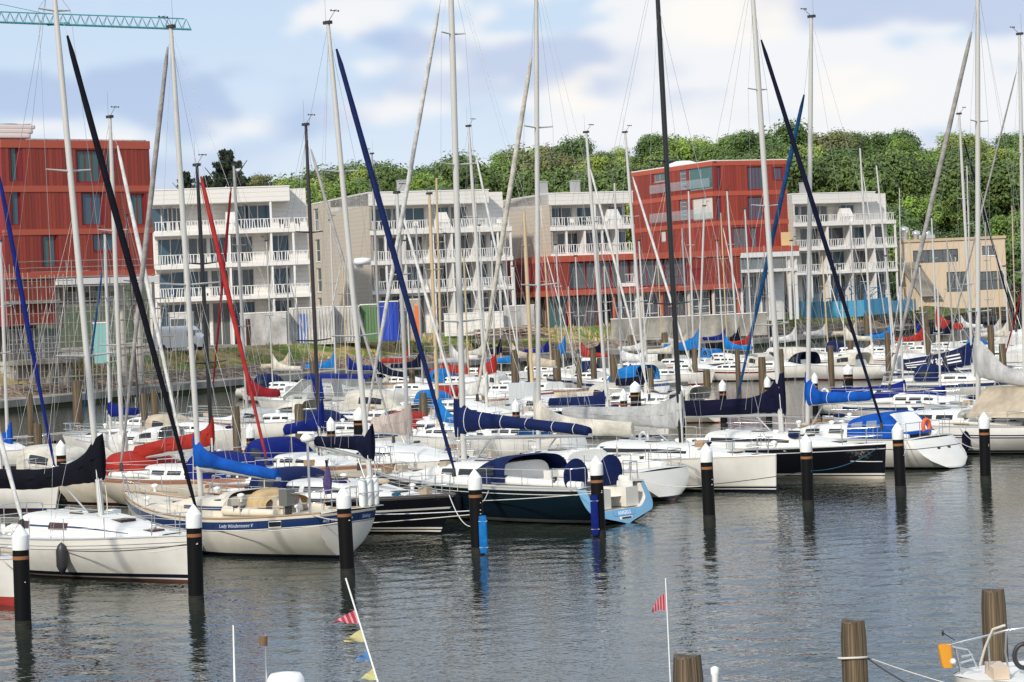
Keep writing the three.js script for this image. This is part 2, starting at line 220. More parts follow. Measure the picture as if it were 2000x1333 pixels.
// ================= buildings =================
Object.assign(M, {
  redclad: mat([.30, .044, .026], .62, { map: tPanel, vertexColors: true }), redband: mat([.43, .085, .046], .55), redframe: mat([.24, .018, .024], .5), offwhite: mat([.75, .72, .67], .8, { bumpMap: tSiding, bumpScale: .02 }), beige: mat([.50, .435, .36], .85, { bumpMap: tSiding, bumpScale: .025 }), bwhite: mat([.78, .76, .73], .6), slab: mat([.76, .73, .69], .7), pane: new THREE.MeshPhysicalMaterial({ color: C(.42, .46, .48), roughness: .03, transmission: .8, thickness: 0 }), panesky: mat([.05, .10, .14], .04), paneteal: mat([.045, .12, .115], .05), interior: mat([.10, .085, .07], .9), curtain: mat([.62, .58, .52], .9), scaffold: mat([.40, .38, .35], .5, { metalness: .5 }), plank: mat([.30, .22, .14], .9), insul: mat([.70, .68, .64], .9), glassrail: new THREE.MeshPhysicalMaterial({ color: C(.9, .95, .95), roughness: .04, transmission: .95, thickness: 0 }), peach: mat([.58, .46, .33], .85), column: mat([.56, .50, .43], .85), pink: mat([.74, .66, .62], .5),
});
// one plane of a building: pixel rectangles become metres on it
function face(o, t) { return { o, t, at: (px, py) => onPlane(o, t, px, py), rect: (a, b, c, d) => { const m = (b + d) / 2, n = (a + c) / 2; return [onPlane(o, t, a, m)[0], onPlane(o, t, n, d)[1], onPlane(o, t, c, m)[0], onPlane(o, t, n, b)[1]]; } }; }
// wall [x0,y0,x1,y1] with openings, front at z, thickness th: real holes
function wall(mb, R, holes, z = 0, th = .3) {
  const xs = [...new Set([R[0], R[2], ...holes.flatMap(h => [h[0], h[2]])])].filter(x => x >= R[0] && x <= R[2]).sort((a, b) => a - b);
  for (let k = 0; k < xs.length - 1; k++) {
    const a = xs[k], b = xs[k + 1], m = (a + b) / 2, hs = holes.filter(h => h[0] < m && h[2] > m).sort((p, q) => p[1] - q[1]); let y = R[1];
    for (const h of hs) { if (h[1] > y) mb.box(a, y, z - th, b, Math.min(h[1], R[3]), z); y = Math.max(y, h[3]); }
    if (y < R[3]) mb.box(a, y, z - th, b, R[3], z);
  }
  return mb;
}
// window set into an opening: frame, panes (each its own), dark room behind
function windowAt(g, h, { n = 2, z = 0, frame = M.bwhite, pane = M.pane, ft = .07, deep = .12, sill = true, curtain = 0, rows = 1, name = 'window' } = {}) {
  const [x0, y0, x1, y1] = h, f = mk(), zf = z - deep; const w = thing0(name, g);
  f.box(x0, y0, zf - .06, x1, y0 + ft, zf).box(x0, y1 - ft, zf - .06, x1, y1, zf).box(x0, y0 + ft, zf - .06, x0 + ft, y1 - ft, zf).box(x1 - ft, y0 + ft, zf - .06, x1, y1 - ft, zf);
  const iw = (x1 - x0 - 2 * ft) / n, ih = (y1 - y0 - 2 * ft) / rows;
  for (let k = 1; k < n; k++) f.box(x0 + ft + k * iw - ft * .45, y0 + ft, zf - .055, x0 + ft + k * iw + ft * .45, y1 - ft, zf - .005);
  for (let k = 1; k < rows; k++) f.box(x0 + ft, y0 + ft + k * ih - ft * .4, zf - .05, x1 - ft, y0 + ft + k * ih + ft * .4, zf - .008);
  f.build('frame', frame, w);
  for (let k = 0; k < n; k++) mk().box(x0 + ft + k * iw + ft * .4, y0 + ft, zf - .045, x0 + ft + (k + 1) * iw - ft * .4, y1 - ft, zf - .03).build('pane', pane, w);
  if (sill) mk().box(x0 - .04, y0 - .05, z - .02, x1 + .04, y0 - .002, z + .07).build('sill', frame, w);
  return w;
}
function thing0(name, parent) { const o = new THREE.Group(); o.name = name; parent.add(o); return o; }
// red building clad in upright boards: merged boards, tone by board
function boards(g, R, holes, z, seed, name = 'board_cladding', step = .3) {
  const r = rng(seed), mb = mk(); let x = R[0];
  while (x < R[2] - .01) {
    const b = Math.min(R[2], x + step * (.8 + .4 * r())), tone = .78 + .4 * r(), zz = z + .03 + .012 * r(); mb.col = [tone, tone * (.95 + .1 * r()), tone];
    const cuts = holes.filter(h => h[0] < b && h[2] > x).sort((p, q) => p[1] - q[1]); let y = R[1];
    const put = (a, c) => { if (c - a > .02) mb.box(x + .008, a, z + .002, b - .008, c, zz); };
    for (const h of cuts) { put(y, h[1]); y = Math.max(y, h[3]); } put(y, R[3]); x = b;
  }
  const m = mb.build(name, M.redclad, g); m.userData.kind = 'stuff'; return m;
}
const sideRect = (f2, q) => { const r = f2.rect(...q); return [-Math.max(r[0], r[2]), r[1], -Math.min(r[0], r[2]), r[3]]; };
const sideGroup = (g, x, z, turn) => ({ add: o => { o.position.set(x, 0, z); o.rotation.y = turn; g.add(o); } });
// balustrade of slanted white slats between two rails
function balustrade(g, x0, x1, y0, y1, z, seed, name = 'balustrade') {
  const r = rng(seed), mb = mk(); mb.box(x0, y1 - .06, z - .04, x1, y1, z + .04).box(x0, y0 + .06, z - .03, x1, y0 + .11, z + .03);
  for (let x = x0 + .1; x < x1 - .12; x += .22 + r() * .1) { const l = (r() - .5) * .24, w = .055; mb.quad([x, y0 + .1, z + .016], [x + w * 1.6, y0 + .1, z + .016], [x + w * 1.6 + l, y1 - .05, z + .016], [x + l, y1 - .05, z + .016]); mb.quad([x + w * 1.6, y0 + .1, z - .016], [x, y0 + .1, z - .016], [x + l, y1 - .05, z - .016], [x + w * 1.6 + l, y1 - .05, z - .016]); }
  return mb.build(name, M.bwhite, g);
}
// ---- white stepped house with loggias ----
function whiteHouse(S) {
  const o = P(S.corner[0], S.corner[1], S.d); o.y = 0;
  const g = thing('apartment_house', S.label, 'building', o, S.yaw, 'white apartment houses'), f = face(o, S.yaw);
  const X = px => f.at(px, S.corner[1])[0], Y = py => f.at(S.mid, py)[1], base = GY - .3;
  const xr = X(S.right), xt = X(S.topRight ?? S.right), top = Y(S.roof[0]), rb = Y(S.roof[1]), dep = S.depth, back = 2.3;
  // structure behind the loggias
  const core = mk(), sl = S.slabs.map(([a, b]) => [Y(a), Y(b)]); let si = 0;
  const lv = [...sl.map(q => q[0]), null]; // slab tops, highest first
  const floors = []; let prevBottom = rb; for (const [t, b] of sl) { floors.push([t, prevBottom]); prevBottom = b; } floors.push([base, prevBottom]);
  const holesAll = [];
  floors.forEach(([y0, y1], k) => { const bays = S.bays[Math.min(k, S.bays.length - 1)]; bays.forEach(([a, b, n, pm], e) => { const h = [X(a) - .35, y0 + .05, X(b) + .35, y1 - .18]; holesAll.push(h); windowAt(g, h, { n: n || 2, z: -back, pane: pm ? M[pm] : (k + e) % 3 ? M.pane : M.panesky, sill: false, ft: .09 }); const cv = (k * 7 + e * 3 + Math.round(S.d)) % 5; if (cv < 3) mk().grid(14, 1, (u, v) => [lerp(h[0] + .12, h[0] + (h[2] - h[0]) * [.32, .9, .2][cv], u), v ? h[3] - .1 : h[1] + .08, -back - .42 + .05 * Math.sin(u * 40)]).build('curtain', M.curtain, g); }); });
  wall(core, [0, base, xr - .05, top - .1], holesAll, -back, .25); core.box(0.02, base, -dep, xr - .05, top - .12, -dep + .25).box(xr - .3, base, -dep + .25, xr - .05, top - .12, -back - .25); core.build('wall', M.offwhite, g);
  mk().box(.3, base, -dep + .3, xr - .3, top - .8, -back - 2.2).build('interior', M.interior, g);
  mk().box(-.02, rb, -dep, xt, top, .05).build('roof', M.offwhite, g); mk().box(-.06, top, -dep - .05, xt + .05, top + .12, .1).build('roof_edge', M.bwhite, g);
  sl.forEach(([t, b], k) => { mk().box(0, b, -back, xr + .02, t, .12).build('balcony_slab', M.slab, g);
    const cols = S.cols[Math.min(k, S.cols.length - 1)]; const ry = t + 1.0;
    for (let c = 0; c < cols.length - 1; c++) balustrade(g, X(cols[c]) + .1, X(cols[c + 1]) - .1, t, ry, .02, 11 + k * 9 + c); });
  floors.forEach(([y0, y1], k) => { const cols = k === 0 ? S.topCols || [] : S.cols[Math.min(k - 1, S.cols.length - 1)]; cols.forEach(c => mk().box(X(c) - .1, y0, -.22, X(c) + .1, y1, .0).build('column', M.bwhite, g)); if (k > 0) for (const c of S.fins || []) mk().box(X(c) - .06, y0, -back, X(c) + .06, y1, -.24).build('partition', M.bwhite, g); });
  { const rf = rng(Math.round(S.d * 3)); sl.forEach(([t], k) => { const cols = S.cols[Math.min(k, S.cols.length - 1)]; for (let c = 0; c < cols.length - 1; c++) { if (rf() < .4) continue; const x = lerp(X(cols[c]), X(cols[c + 1]), .3 + .3 * rf()), z = -.7 - rf() * .5, m = mk(), mm = [M.fitting, M.plank, M.bwhite, M.steelblue][Math.floor(rf() * 4)]; m.box(x - .25, t + .42, z - .25, x + .25, t + .47, z + .25).box(x - .25, t + .47, z - .25, x + .25, t + .9, z - .2); for (const [i, j] of [[-1, -1], [1, -1], [-1, 1], [1, 1]]) m.box(x + i * .22 - .02, t, z + j * .22 - .02, x + i * .22 + .02, t + .42, z + j * .22 + .02); m.build('balcony_chair', mm, g); } }); }
  for (const [a, b] of S.tents || []) { const x0 = X(a), x1 = X(b), y = sl[0][0] + .02, hgt = 1.75, m = mk(); const q = (x, y_, z) => [x, y_, z]; m.quad(q(x0, y, -.25), q(x1, y, -.25), q(x1 - .35 * (x1 - x0), y + hgt, -.5), q(x0 + .05, y + hgt, -.5)); m.quad(q(x1, y, -.25), q(x1, y, -1.6), q(x1 - .35 * (x1 - x0), y + hgt, -1.3), q(x1 - .35 * (x1 - x0), y + hgt, -.5)); m.quad(q(x0 + .05, y + hgt, -.5), q(x1 - .35 * (x1 - x0), y + hgt, -.5), q(x1 - .35 * (x1 - x0), y + hgt, -1.3), q(x0 + .05, y + hgt, -1.3)); m.quad(q(x0, y, -1.6), q(x0, y, -.25), q(x0 + .05, y + hgt, -.5), q(x0 + .05, y + hgt, -1.3)); m.build('balcony_shelter', M.bwhite, g); }
  if (S.side) { // the long side wall on the left, seen at an angle
    const f2 = face(o, S.yaw + Math.PI / 2), st = sideGroup(g, -.02, 0, -Math.PI / 2), L = f2.at(S.side.end, S.side.y)[0]; const hs = (S.side.slits || []).map(q => sideRect(f2, q));
    const R = [-L, base, 0, top - .05]; const m = mk(); wall(m, R, hs, .0, .3); m.build('wall', M.beige, st); mk().box(R[0], top - .05, -.35, R[2] - .1, top + .08, .04).build('roof_edge', M.bwhite, st);
    hs.forEach(h => windowAt(st, h, { n: 1, rows: 2, sill: true, pane: M.pane }));
  }
  for (const [px, w, hh] of S.chimneys || []) { const x = X(px); mk().box(x, top + .1, -4, x + w, top + hh, -4 + w).box(x - .06, top + hh, -4.06, x + w + .06, top + hh + .1, -4 + w + .06).build('chimney', M.mastgrey, g); }
  return g;
}
// In the side group local +x runs along the wall towards the front corner after a quarter turn; its outer face is local +z = building -x.
const YW = 20 * Math.PI / 180;
whiteHouse({ label: 'white balcony house directly right of the tall red building', corner: [300, 450], d: 225, yaw: YW * .6, depth: 14, mid: 450, right: 606, topRight: 568, roof: [368, 396], slabs: [[449, 457], [514, 522], [579, 586]], bays: [[[303, 334, 2, 'panesky'], [338, 360], [474, 486, 1, 'panesky'], [490, 528, 2, 'panesky']], [[316, 352, 2, 'panesky'], [376, 400], [418, 440], [456, 490], [533, 562, 2, 'panesky']]], topCols: [530], cols: [[299, 360, 447, 529, 572, 605]], fins: [447, 529], tents: [[442, 470]] });
whiteHouse({ label: 'white balcony house with a broad beige side wall in the middle of the row', corner: [722, 450], d: 245, yaw: YW, depth: 15, mid: 850, right: 999, topRight: 957, roof: [374, 399], slabs: [[447, 456], [506, 514], [564, 571]], bays: [[[730, 776, 3], [784, 800, 1], [806, 838, 2, 'panesky'], [872, 886, 1], [901, 922]], [[756, 786], [796, 832], [850, 878], [894, 924], [938, 958], [976, 990, 1]]], topCols: [724, 930], cols: [[724, 752, 790, 845, 882, 931, 972, 997]], fins: [790, 845, 882, 931], tents: [[858, 886]], side: { end: 572, y: 450, slits: [[613, 408, 622, 452], [616, 468, 625, 512], [619, 524, 628, 571], [621, 582, 629, 612]] }, chimneys: [[800, .8, 1.4]] });
whiteHouse({ label: 'white balcony house partly hidden by the red lower block', corner: [1074, 440], d: 254, yaw: YW, depth: 15, mid: 1150, right: 1238, roof: [377, 399], slabs: [[441, 449], [494, 501], [556, 563]], bays: [[[1079, 1108, 2], [1112, 1128, 1], [1148, 1168, 2, 'panesky'], [1211, 1229, 2]], [[1108, 1140, 3], [1148, 1170], [1178, 1205, 2], [1209, 1232, 2, 'panesky']]], topCols: [1076, 1163], cols: [[1076, 1106, 1142, 1176, 1206, 1237]], fins: [1142, 1206], tents: [[1190, 1222]], side: { end: 958, y: 440, slits: [[976, 408, 984, 424]] }, chimneys: [[1078, .9, 1.5], [1142, .9, 1.5]] });
whiteHouse({ label: 'farthest white balcony house right of the red tower', corner: [1550, 440], d: 300, yaw: YW, depth: 15, mid: 1650, right: 1750, topRight: 1712, roof: [377, 396], slabs: [[433, 440], [481, 487], [529, 534]], bays: [[[1553, 1574, 2], [1586, 1606], [1610, 1630, 2], [1662, 1682, 2]], [[1583, 1610, 2], [1622, 1660, 2], [1668, 1702, 2], [1712, 1738, 2]]], topCols: [1552], cols: [[1552, 1582, 1617, 1663, 1707, 1749]], fins: [1617, 1663, 1707], tents: [[1646, 1676]], side: { end: 1534, y: 440, slits: [] }, chimneys: [[1545, .9, 1.6], [1592, .9, 1.6]] });

// ---- tall red building at the water, its lower storeys still scaffolded ----
{
  const o = P(8, 450, 180); o.y = 0; const t = 40 * Math.PI / 180, f = face(o, t), g = thing('red_apartment_building', 'tall red board-clad building with scaffolding at its foot', 'building', o, t);
  const X = px => f.at(px, 450)[0], Y = py => f.at(150, py)[1], xr = X(297), top = Y(278);
  const rc = a => f.rect(...a), win = [[[150, 293, 197, 357], 3], [[208, 295, 221, 334], 1], [[20, 287, 36, 355], 1], [[160, 376, 201, 440], 2], [[256, 378, 282, 440], 2], [[22, 372, 40, 440], 1], [[83, 459, 111, 523], 2], [[181, 456, 224, 491], 3]];
  const hs = win.map(w => rc(w[0])); const yb = Y(542);
  const wm = mk(); wall(wm, [0, yb, xr, top], hs, -.02, .35); wm.box(0, yb, -9, .3, top, -.37).box(xr - .3, yb, -9, xr, top, -.37).box(.3, yb, -9, xr - .3, top, -8.7).box(.3, yb, -8.7, xr - .3, yb + .2, -.37).box(.3, top - .4, -8.7, xr - .3, top - .1, -.37); wm.build('wall', M.redframe, g);
  const bands = [[274, 290], [363, 375], [447, 458], [530, 543]].map(([a, b]) => [Y(b), Y(a)]);
  bands.forEach(([a, b]) => mk().box(-.06, a, -.3, xr + .06, b, .09).build('floor_band', M.redband, g));
  for (let k = 0; k < 3; k++) boards(g, [0, bands[k + 1][1], xr, bands[k][0]], hs, 0, 60 + k);
  mk().box(.32, yb + .25, -8.6, xr - .32, top - .5, -2.2).build('interior', M.interior, g);
  win.forEach((w, k) => windowAt(g, hs[k], { n: w[1], frame: M.redframe, pane: k % 2 ? M.panesky : M.paneteal, ft: .12, deep: .14, sill: k === 7 }));
  const lo = Y(632), xl = X(103); boards(g, [0, lo, xl, bands[3][0]], [], -.1, 71); mk().box(0, lo, -4, xl, bands[3][0], -.11).build('wall', M.redframe, g);
  mk().box(xl + .05, Y(556), -8, xr + .3, Y(544), .2).build('soffit_band', M.bwhite, g);
  mk().box(-.1, Y(590), -.35, xl + .2, Y(584), .35).build('working_platform', M.scaffold, g);
  // open lower floors: pillars, slabs, block wall
  for (const [px, a, b, r] of [[252, 556, 760, .32], [284, 558, 760, .32], [126, 548, 720, .26], [140, 548, 640, .18]]) { const x = f.at(px, 600)[0]; mk().cyl([x, Y(b), -1.4], [x, Y(a), -1.4], r, r, 12).build('pillar', M.column, g); }
  mk().box(xl, Y(600), -8, xr, Y(594), -1).build('floor_slab', M.column, g);
  for (let i = 0; i < 9; i++) for (let j = 0; j < 4; j++) { const x = xl + .3 + i * (xr - xl - .6) / 9 + (j % 2) * .3; mk().box(x, Y(594) + j * .5 + .02, -6.1, x + (xr - xl) / 9 - .04, Y(594) + j * .5 + .48, -5.8).build('block', (i + j) % 3 ? M.insul : M.concrete, g); }
  const gl = Y(632), gb = Y(700); mk().box(-.2, gb - .3, -6, X(135), gb, .9).build('floor_slab', M.lightconc, g); mk().box(.1, gb, -5, X(118), gl, -4.7).build('wall', M.interior, g);
  for (let k = 0; k < 3; k++) { const a = X(14 + k * 34), b = X(46 + k * 34); windowAt(g, [a, gb + .05, b, gl - .25], { n: 2, rows: 3, frame: M.mastgrey, pane: M.pane, z: -.4, sill: false }); }
  mk().box(-.1, -1, -5.5, X(128), gb - .3, .2).build('foundation_wall', M.lightconc, g);
  for (let k = 0; k < 4; k++) { const x = X(8 + k * 34); mk().box(x, -1, .2, x + .35, gb - .3, .5).build('foundation_pier', M.concrete, g); }
  // roof: railing and a wrapped pile of material
  const rr = mk(); for (let x = .2; x < xr; x += 1) rr.cyl([x, top, -.4], [x, top + .25, -.4], .03, .03, 5); rr.cyl([.2, top + .25, -.4], [xr, top + .25, -.4], .025, .025, 5); rr.build('roof_rail', M.fitting, g);
}
{
  const o = P(20, 270, 182), r = rng(4); const g = thing('wrapped_pallet', 'pink wrapped insulation packs on the roof of the tall red building', 'pallet', V3(o.x - 1.2, o.y, o.z - .8), .6);
  for (let k = 0; k < 3; k++) mk().grid(20, 8, (u, v) => { const a = u * 6.2832, q = 1 - .03 * Math.pow(Math.abs(v - .5) * 2, 6); const cx = Math.sign(Math.cos(a)) * Math.pow(Math.abs(Math.cos(a)), .14), cz = Math.sign(Math.sin(a)) * Math.pow(Math.abs(Math.sin(a)), .14); return [2.6 * cx * q + (k - 1) * .2, k * .36 + v * .36 + .06 * fbm(u * 9, v * 3, k, 2), -1.2 * cz * q]; }, { wrap: true }).build('wrapped_pack', M.pink, g);
  mk().grid(18, 6, (u, v) => [-2.5 + u * 5, 1.1 + .12 * fbm(u * 7, v * 3, 3, 3), -1.1 + v * 2.2].map((q, i) => i === 2 ? 1.1 - v * 2.2 : q)).build('plastic_sheet', M.whitecloth, g);
}
// scaffolding in front of the open storeys
{
  const o = P(8, 450, 176.5); o.y = 0; const t = 40 * Math.PI / 180, f = face(o, t), g = thing('scaffold', 'tubular steel scaffold around the foot of the tall red building', 'scaffold', o, t);
  const X = px => f.at(px, 620)[0], Y = py => f.at(150, py)[1], x0 = X(12), x1 = X(330), n = 19, lv = [522, 542, 560, 590, 610, 630, 668, 685, 700, 735]; const r = rng(8);
  for (let k = 0; k <= n; k++) { const x = lerp(x0, x1, k / n), tp = Y(k < 9 ? 522 + r() * 30 : 552 + r() * 60) + r() * .8; for (const z of [0, .8]) mk().cyl([x, 0, z], [x, tp, z], .035, .035, 5).build('standard', M.scaffold, g); }
  for (const py of lv) { const y = Y(py); for (const z of [0, .8]) { const e0 = lerp(x0, x1, Math.floor(r() * 5) / n), e1 = lerp(x0, x1, 1 - Math.floor(r() * 9) / n); mk().cyl([e0, y, z], [e1, y, z], .028, .028, 5).build('ledger', M.scaffold, g); if (r() < .5) mk().cyl([e0, y + .5, z], [lerp(e0, e1, .4 + .5 * r()), y + .5, z], .024, .024, 5).build('guard_rail', M.scaffold, g); } if (py !== 522) for (let k = 0; k < n; k++) if (r() < .62) mk().box(lerp(x0, x1, k / n) + .03, y + .03, .05, lerp(x0, x1, (k + 1) / n) - .03, y + .08, .75).build('plank', r() < .4 ? M.plank : M.scaffold, g); }
  for (let k = 0; k < n; k += 2) mk().cyl([lerp(x0, x1, k / n), Y(735), .8], [lerp(x0, x1, (k + 2) / n), Y(590), .8], .024, .024, 5).build('brace', M.scaffold, g);
}
// ---- red tower and its lower block ----
{
  const o = P(1396, 440, 264); o.y = 0; const t = 24 * Math.PI / 180, f = face(o, t), f2 = face(o, t + Math.PI / 2), g = thing('red_tower', 'red board-clad tower with a stepped roof edge before the forest', 'building', o, t);
  const X = px => f.at(px, 400)[0], Y = py => f.at(1440, py)[1], xr = X(1538), top = Y(316), base = Y(500);
  const win = [[[1461, 325, 1492, 371], 4, 'panesky'], [[1512, 326, 1529, 352], 2, 'panesky'], [[1401, 325, 1408, 371], 1, 'panesky'], [[1462, 384, 1491, 430], 4, 'panesky'], [[1401, 384, 1409, 430], 1, 'panesky'], [[1432, 444, 1460, 489], 2, 'pane'], [[1467, 444, 1481, 489], 1, 'pane']];
  const hs = win.map(w => f.rect(...w[0])); const wm = mk(); wall(wm, [0.3, base, xr, top], hs, -.02, .3);
  const L = f2.at(1236, 400)[0]; wm.box(xr - .3, base, -L, xr, top, -.32).box(0.3, base, -L, xr - .3, top, -L + .3).box(.3, top - .3, -L + .3, xr - .3, top - .1, -.32); wm.build('wall', M.redframe, g);
  const bands = [[314, 323], [373, 382], [431, 440], [490, 502]].map(([a, b]) => [Y(b), Y(a)]);
  for (let k = 0; k < 3; k++) boards(g, [0, bands[k + 1][1], xr, bands[k][0]], hs, 0, 90 + k, 'board_cladding', .35);
  const sg = sideGroup(g, 0, 0, -Math.PI / 2);
  const sw = [[[1277, 331, 1298, 356], 2, 'pane'], [[1345, 326, 1391, 371], 2, 'paneteal'], [[1328, 328, 1340, 371], 1, 'pane', 4], [[1352, 386, 1392, 430], 2, 'curtain'], [[1328, 386, 1342, 430], 1, 'pane', 5], [[1290, 447, 1300, 473], 1, 'curtain']];
  const sh = sw.map(w => sideRect(f2, w[0])); const sm = mk(); wall(sm, [-L, base, 0, top], sh, -.02, .3); sm.build('wall', M.redframe, sg);
  for (let k = 0; k < 3; k++) boards(sg, [-L, bands[k + 1][1], 0, bands[k][0]], sh, 0, 95 + k, 'board_cladding', .6);
  bands.forEach(([a, b]) => { mk().box(-.08, a, -L, xr + .06, b, .08).build('floor_band', M.redband, g); });
  mk().box(.4, base, -L + .5, xr - .4, top - .4, -2).build('interior', M.interior, g);
  win.forEach((w, k) => windowAt(g, hs[k], { n: w[1], frame: M.redframe, pane: M[w[2]], ft: .12, deep: .1, sill: k < 2 }));
  sw.forEach((w, k) => windowAt(sg, sh[k], { n: w[1], rows: w[3] || 1, frame: M.mastgrey, pane: M[w[2]], ft: .12, deep: .1, sill: k === 0 }));
  for (const [a, b] of [[355, 372], [412, 431]]) { const q = sideRect(f2, [1276, a, 1394, b]); mk().box(q[0], q[1], .5, q[2], q[3], .53).build('glass_balustrade', M.glassrail, sg); }
  const tile = mk(); for (let x = 0; x < xr; x += .5) tile.box(x, top + .1, -.3, x + .42, top + .22, .02); tile.build('roof_edge', M.bwhite, g); const tl = mk(); for (let x = -L; x < 0; x += .8) tl.box(x, top + .1, -.3, x + .65, top + .24, .02); tl.build('roof_edge', M.bwhite, sg);
  mk().lathe(-.2 + 2, -L * .5, [[2.0, top + .1], [1.8, top + .5], [.9, top + .8], [.01, top + .85]], 14).build('skylight', M.bwhite, g);
}
{
  const o = P(1063, 530, 252); o.y = 0; const t = 26 * Math.PI / 180, f = face(o, t), g = thing('red_lower_block', 'low red block with dark shop windows at the foot of the tower', 'building', o, t);
  const X = px => f.at(px, 530)[0], Y = py => f.at(1250, py)[1], xr = X(1446), y1a = Y(507), y1 = Y(495), y0 = Y(572), y0b = Y(561), base = GY - .4;
  mk().box(0, y1a, -12, xr + .05, y1, .15).build('floor_band', M.redband, g); mk().box(0, y0, -12, xr + .05, y0b, .15).build('floor_band', M.redband, g);
  boards(g, [0, y0b, X(1112), y1a], [], 0, 120); boards(g, [X(1345), y0b, xr, y1a], [f.rect(1356, 525, 1366, 548)], 0, 121);
  const b = mk(); b.box(0, y0b, -12, .3, y1a, -.03).box(.3, y0b, -12, X(1112), y1a, -11.7).box(.3, y0b, -.4, X(1112), y1a, -.03); b.build('wall', M.redframe, g); mk().box(X(1345), y0b, -.4, xr, y1a, -.03).build('wall', M.redframe, g);
  mk().box(.4, base, -11.5, xr - .2, y1a - .05, -4).build('interior', M.interior, g);
  for (const [a, c, n, rows, m] of [[1114, 1146, 2, 1], [1148, 1196, 3, 1], [1198, 1232, 2, 1], [1234, 1300, 4, 1], [1302, 1344, 3, 3]]) windowAt(g, [X(a), y0b + .05, X(c), y1a - .1], { n, rows, frame: M.redframe, pane: M.pane, z: -.3, ft: .1, sill: false });
  for (const [a, c, n, rows] of [[1070, 1110, 2, 1], [1114, 1170, 3, 1], [1204, 1250, 2, 1], [1256, 1292, 2, 3], [1296, 1344, 3, 1], [1350, 1392, 2, 4], [1398, 1442, 3, 4]]) windowAt(g, [X(a), base + .3, X(c), y0 - .1], { n, rows, frame: rows > 2 ? M.bwhite : M.redframe, pane: a < 1100 ? M.paneteal : M.pane, z: -.8, ft: .1, sill: false });
  for (const px of [1112, 1172, 1200, 1253, 1294, 1347, 1395, 1444]) mk().cyl([X(px), base, -.4], [X(px), y0, -.4], .2, .2, 10).build('pillar', px % 2 ? M.column : M.redband, g);
  mk().box(xr + .06, Y(511), -10, X(1562), Y(501), .1).build('soffit_band', M.bwhite, g); mk().box(xr + .06, Y(501), -10, X(1562), Y(490), .12).build('floor_band', M.redband, g);
  mk().box(xr + .1, Y(541), -8, X(1560), Y(535), -.1).build('balcony_slab', M.slab, g); mk().box(xr + .15, Y(535), -.16, X(1540), Y(515), -.12).build('glass_balustrade', M.glassrail, g); mk().box(xr + .1, base, -8, X(1560), Y(502), -7.7).build('wall', M.offwhite, g);
  for (const px of [1450, 1505, 1545, 1558]) mk().box(X(px) - .12, base, -.5, X(px) + .12, Y(511), -.25).build('column', M.bwhite, g);
  for (const [a, c] of [[1462, 1484], [1490, 1506], [1514, 1538]]) windowAt(g, [X(a), base + .4, X(c), Y(548)], { n: 3, rows: 2, frame: M.bwhite, pane: M.pane, z: -3, sill: false }); mk().box(xr + .1, base, -3.3, X(1560), Y(541), -3.18).build('wall', M.offwhite, g);
  mk().box(X(1538), Y(489), -1, X(1556), Y(462), -.8).build('wood_panel', M.tanp = mat([.72, .52, .26], .8), g);
}
// ---- sand-coloured building by the lawn ----
{
  const o = P(1762, 540, 308); o.y = 0; const t = -8 * Math.PI / 180, f = face(o, t), g = thing('sand_coloured_building', 'low sand-coloured building with slanted dark window beside the lawn', 'building', o, t);
  const X = px => f.at(px, 530)[0], Y = py => f.at(1860, py)[1], base = GY - .5, top = Y(470), xr = X(1966);
  const hs = [f.rect(1784, 488, 1872, 513), f.rect(1918, 480, 1945, 500), f.rect(1850, 531, 1895, 570), f.rect(1915, 530, 1962, 566)]; const m = mk(); wall(m, [0, base, xr, top], hs, 0, .35); m.box(0, base, -14, .3, top, -.36).box(xr - .3, base, -14, xr, top, -.36).box(.3, top - .3, -14, xr - .3, top - .02, -.36); m.build('wall', M.peach, g);
  mk().box(-.15, top, -14, xr + .15, top + .35, .2).build('roof_edge', mat([.48, .37, .25], .85), g); mk().box(.5, base, -13, xr - .5, top - .5, -2).build('interior', M.interior, g);
  windowAt(g, hs[0], { n: 3, frame: M.fitting, pane: M.pane, sill: false }); windowAt(g, hs[1], { n: 2, frame: M.bwhite, pane: M.pane }); windowAt(g, hs[2], { n: 3, rows: 2, frame: M.fitting, pane: M.pane, sill: false }); windowAt(g, hs[3], { n: 4, rows: 2, frame: M.fitting, pane: M.pane, sill: false });
  const s = mk(), a = f.at(1792, 512), b = f.at(1838, 578); s.quad([a[0] - 2.6, a[1], 1.2], [b[0] - 2.6, b[1], 1.2], [b[0], b[1], 1.2], [a[0], a[1], 1.2]); s.quad([a[0], a[1], 1.2], [b[0], b[1], 1.2], [b[0], b[1], .02], [a[0], a[1], .02]); s.build('stair_flank', M.concrete, g);
  for (const [px, r, hh] of [[1772, .5, 1.6], [1795, .45, 1.0], [1818, .35, .9]]) mk().lathe(X(px), -5, [[r, top + .3], [r, top + hh], [r * 1.4, top + hh + .05], [r * 1.3, top + hh + .5], [.01, top + hh + .7]], 10).build('roof_vent', M.steel, g);
  mk().box(X(1800), top + .5, -4.5, X(1832), top + .95, -4).build('roof_duct', M.steel, g);
}
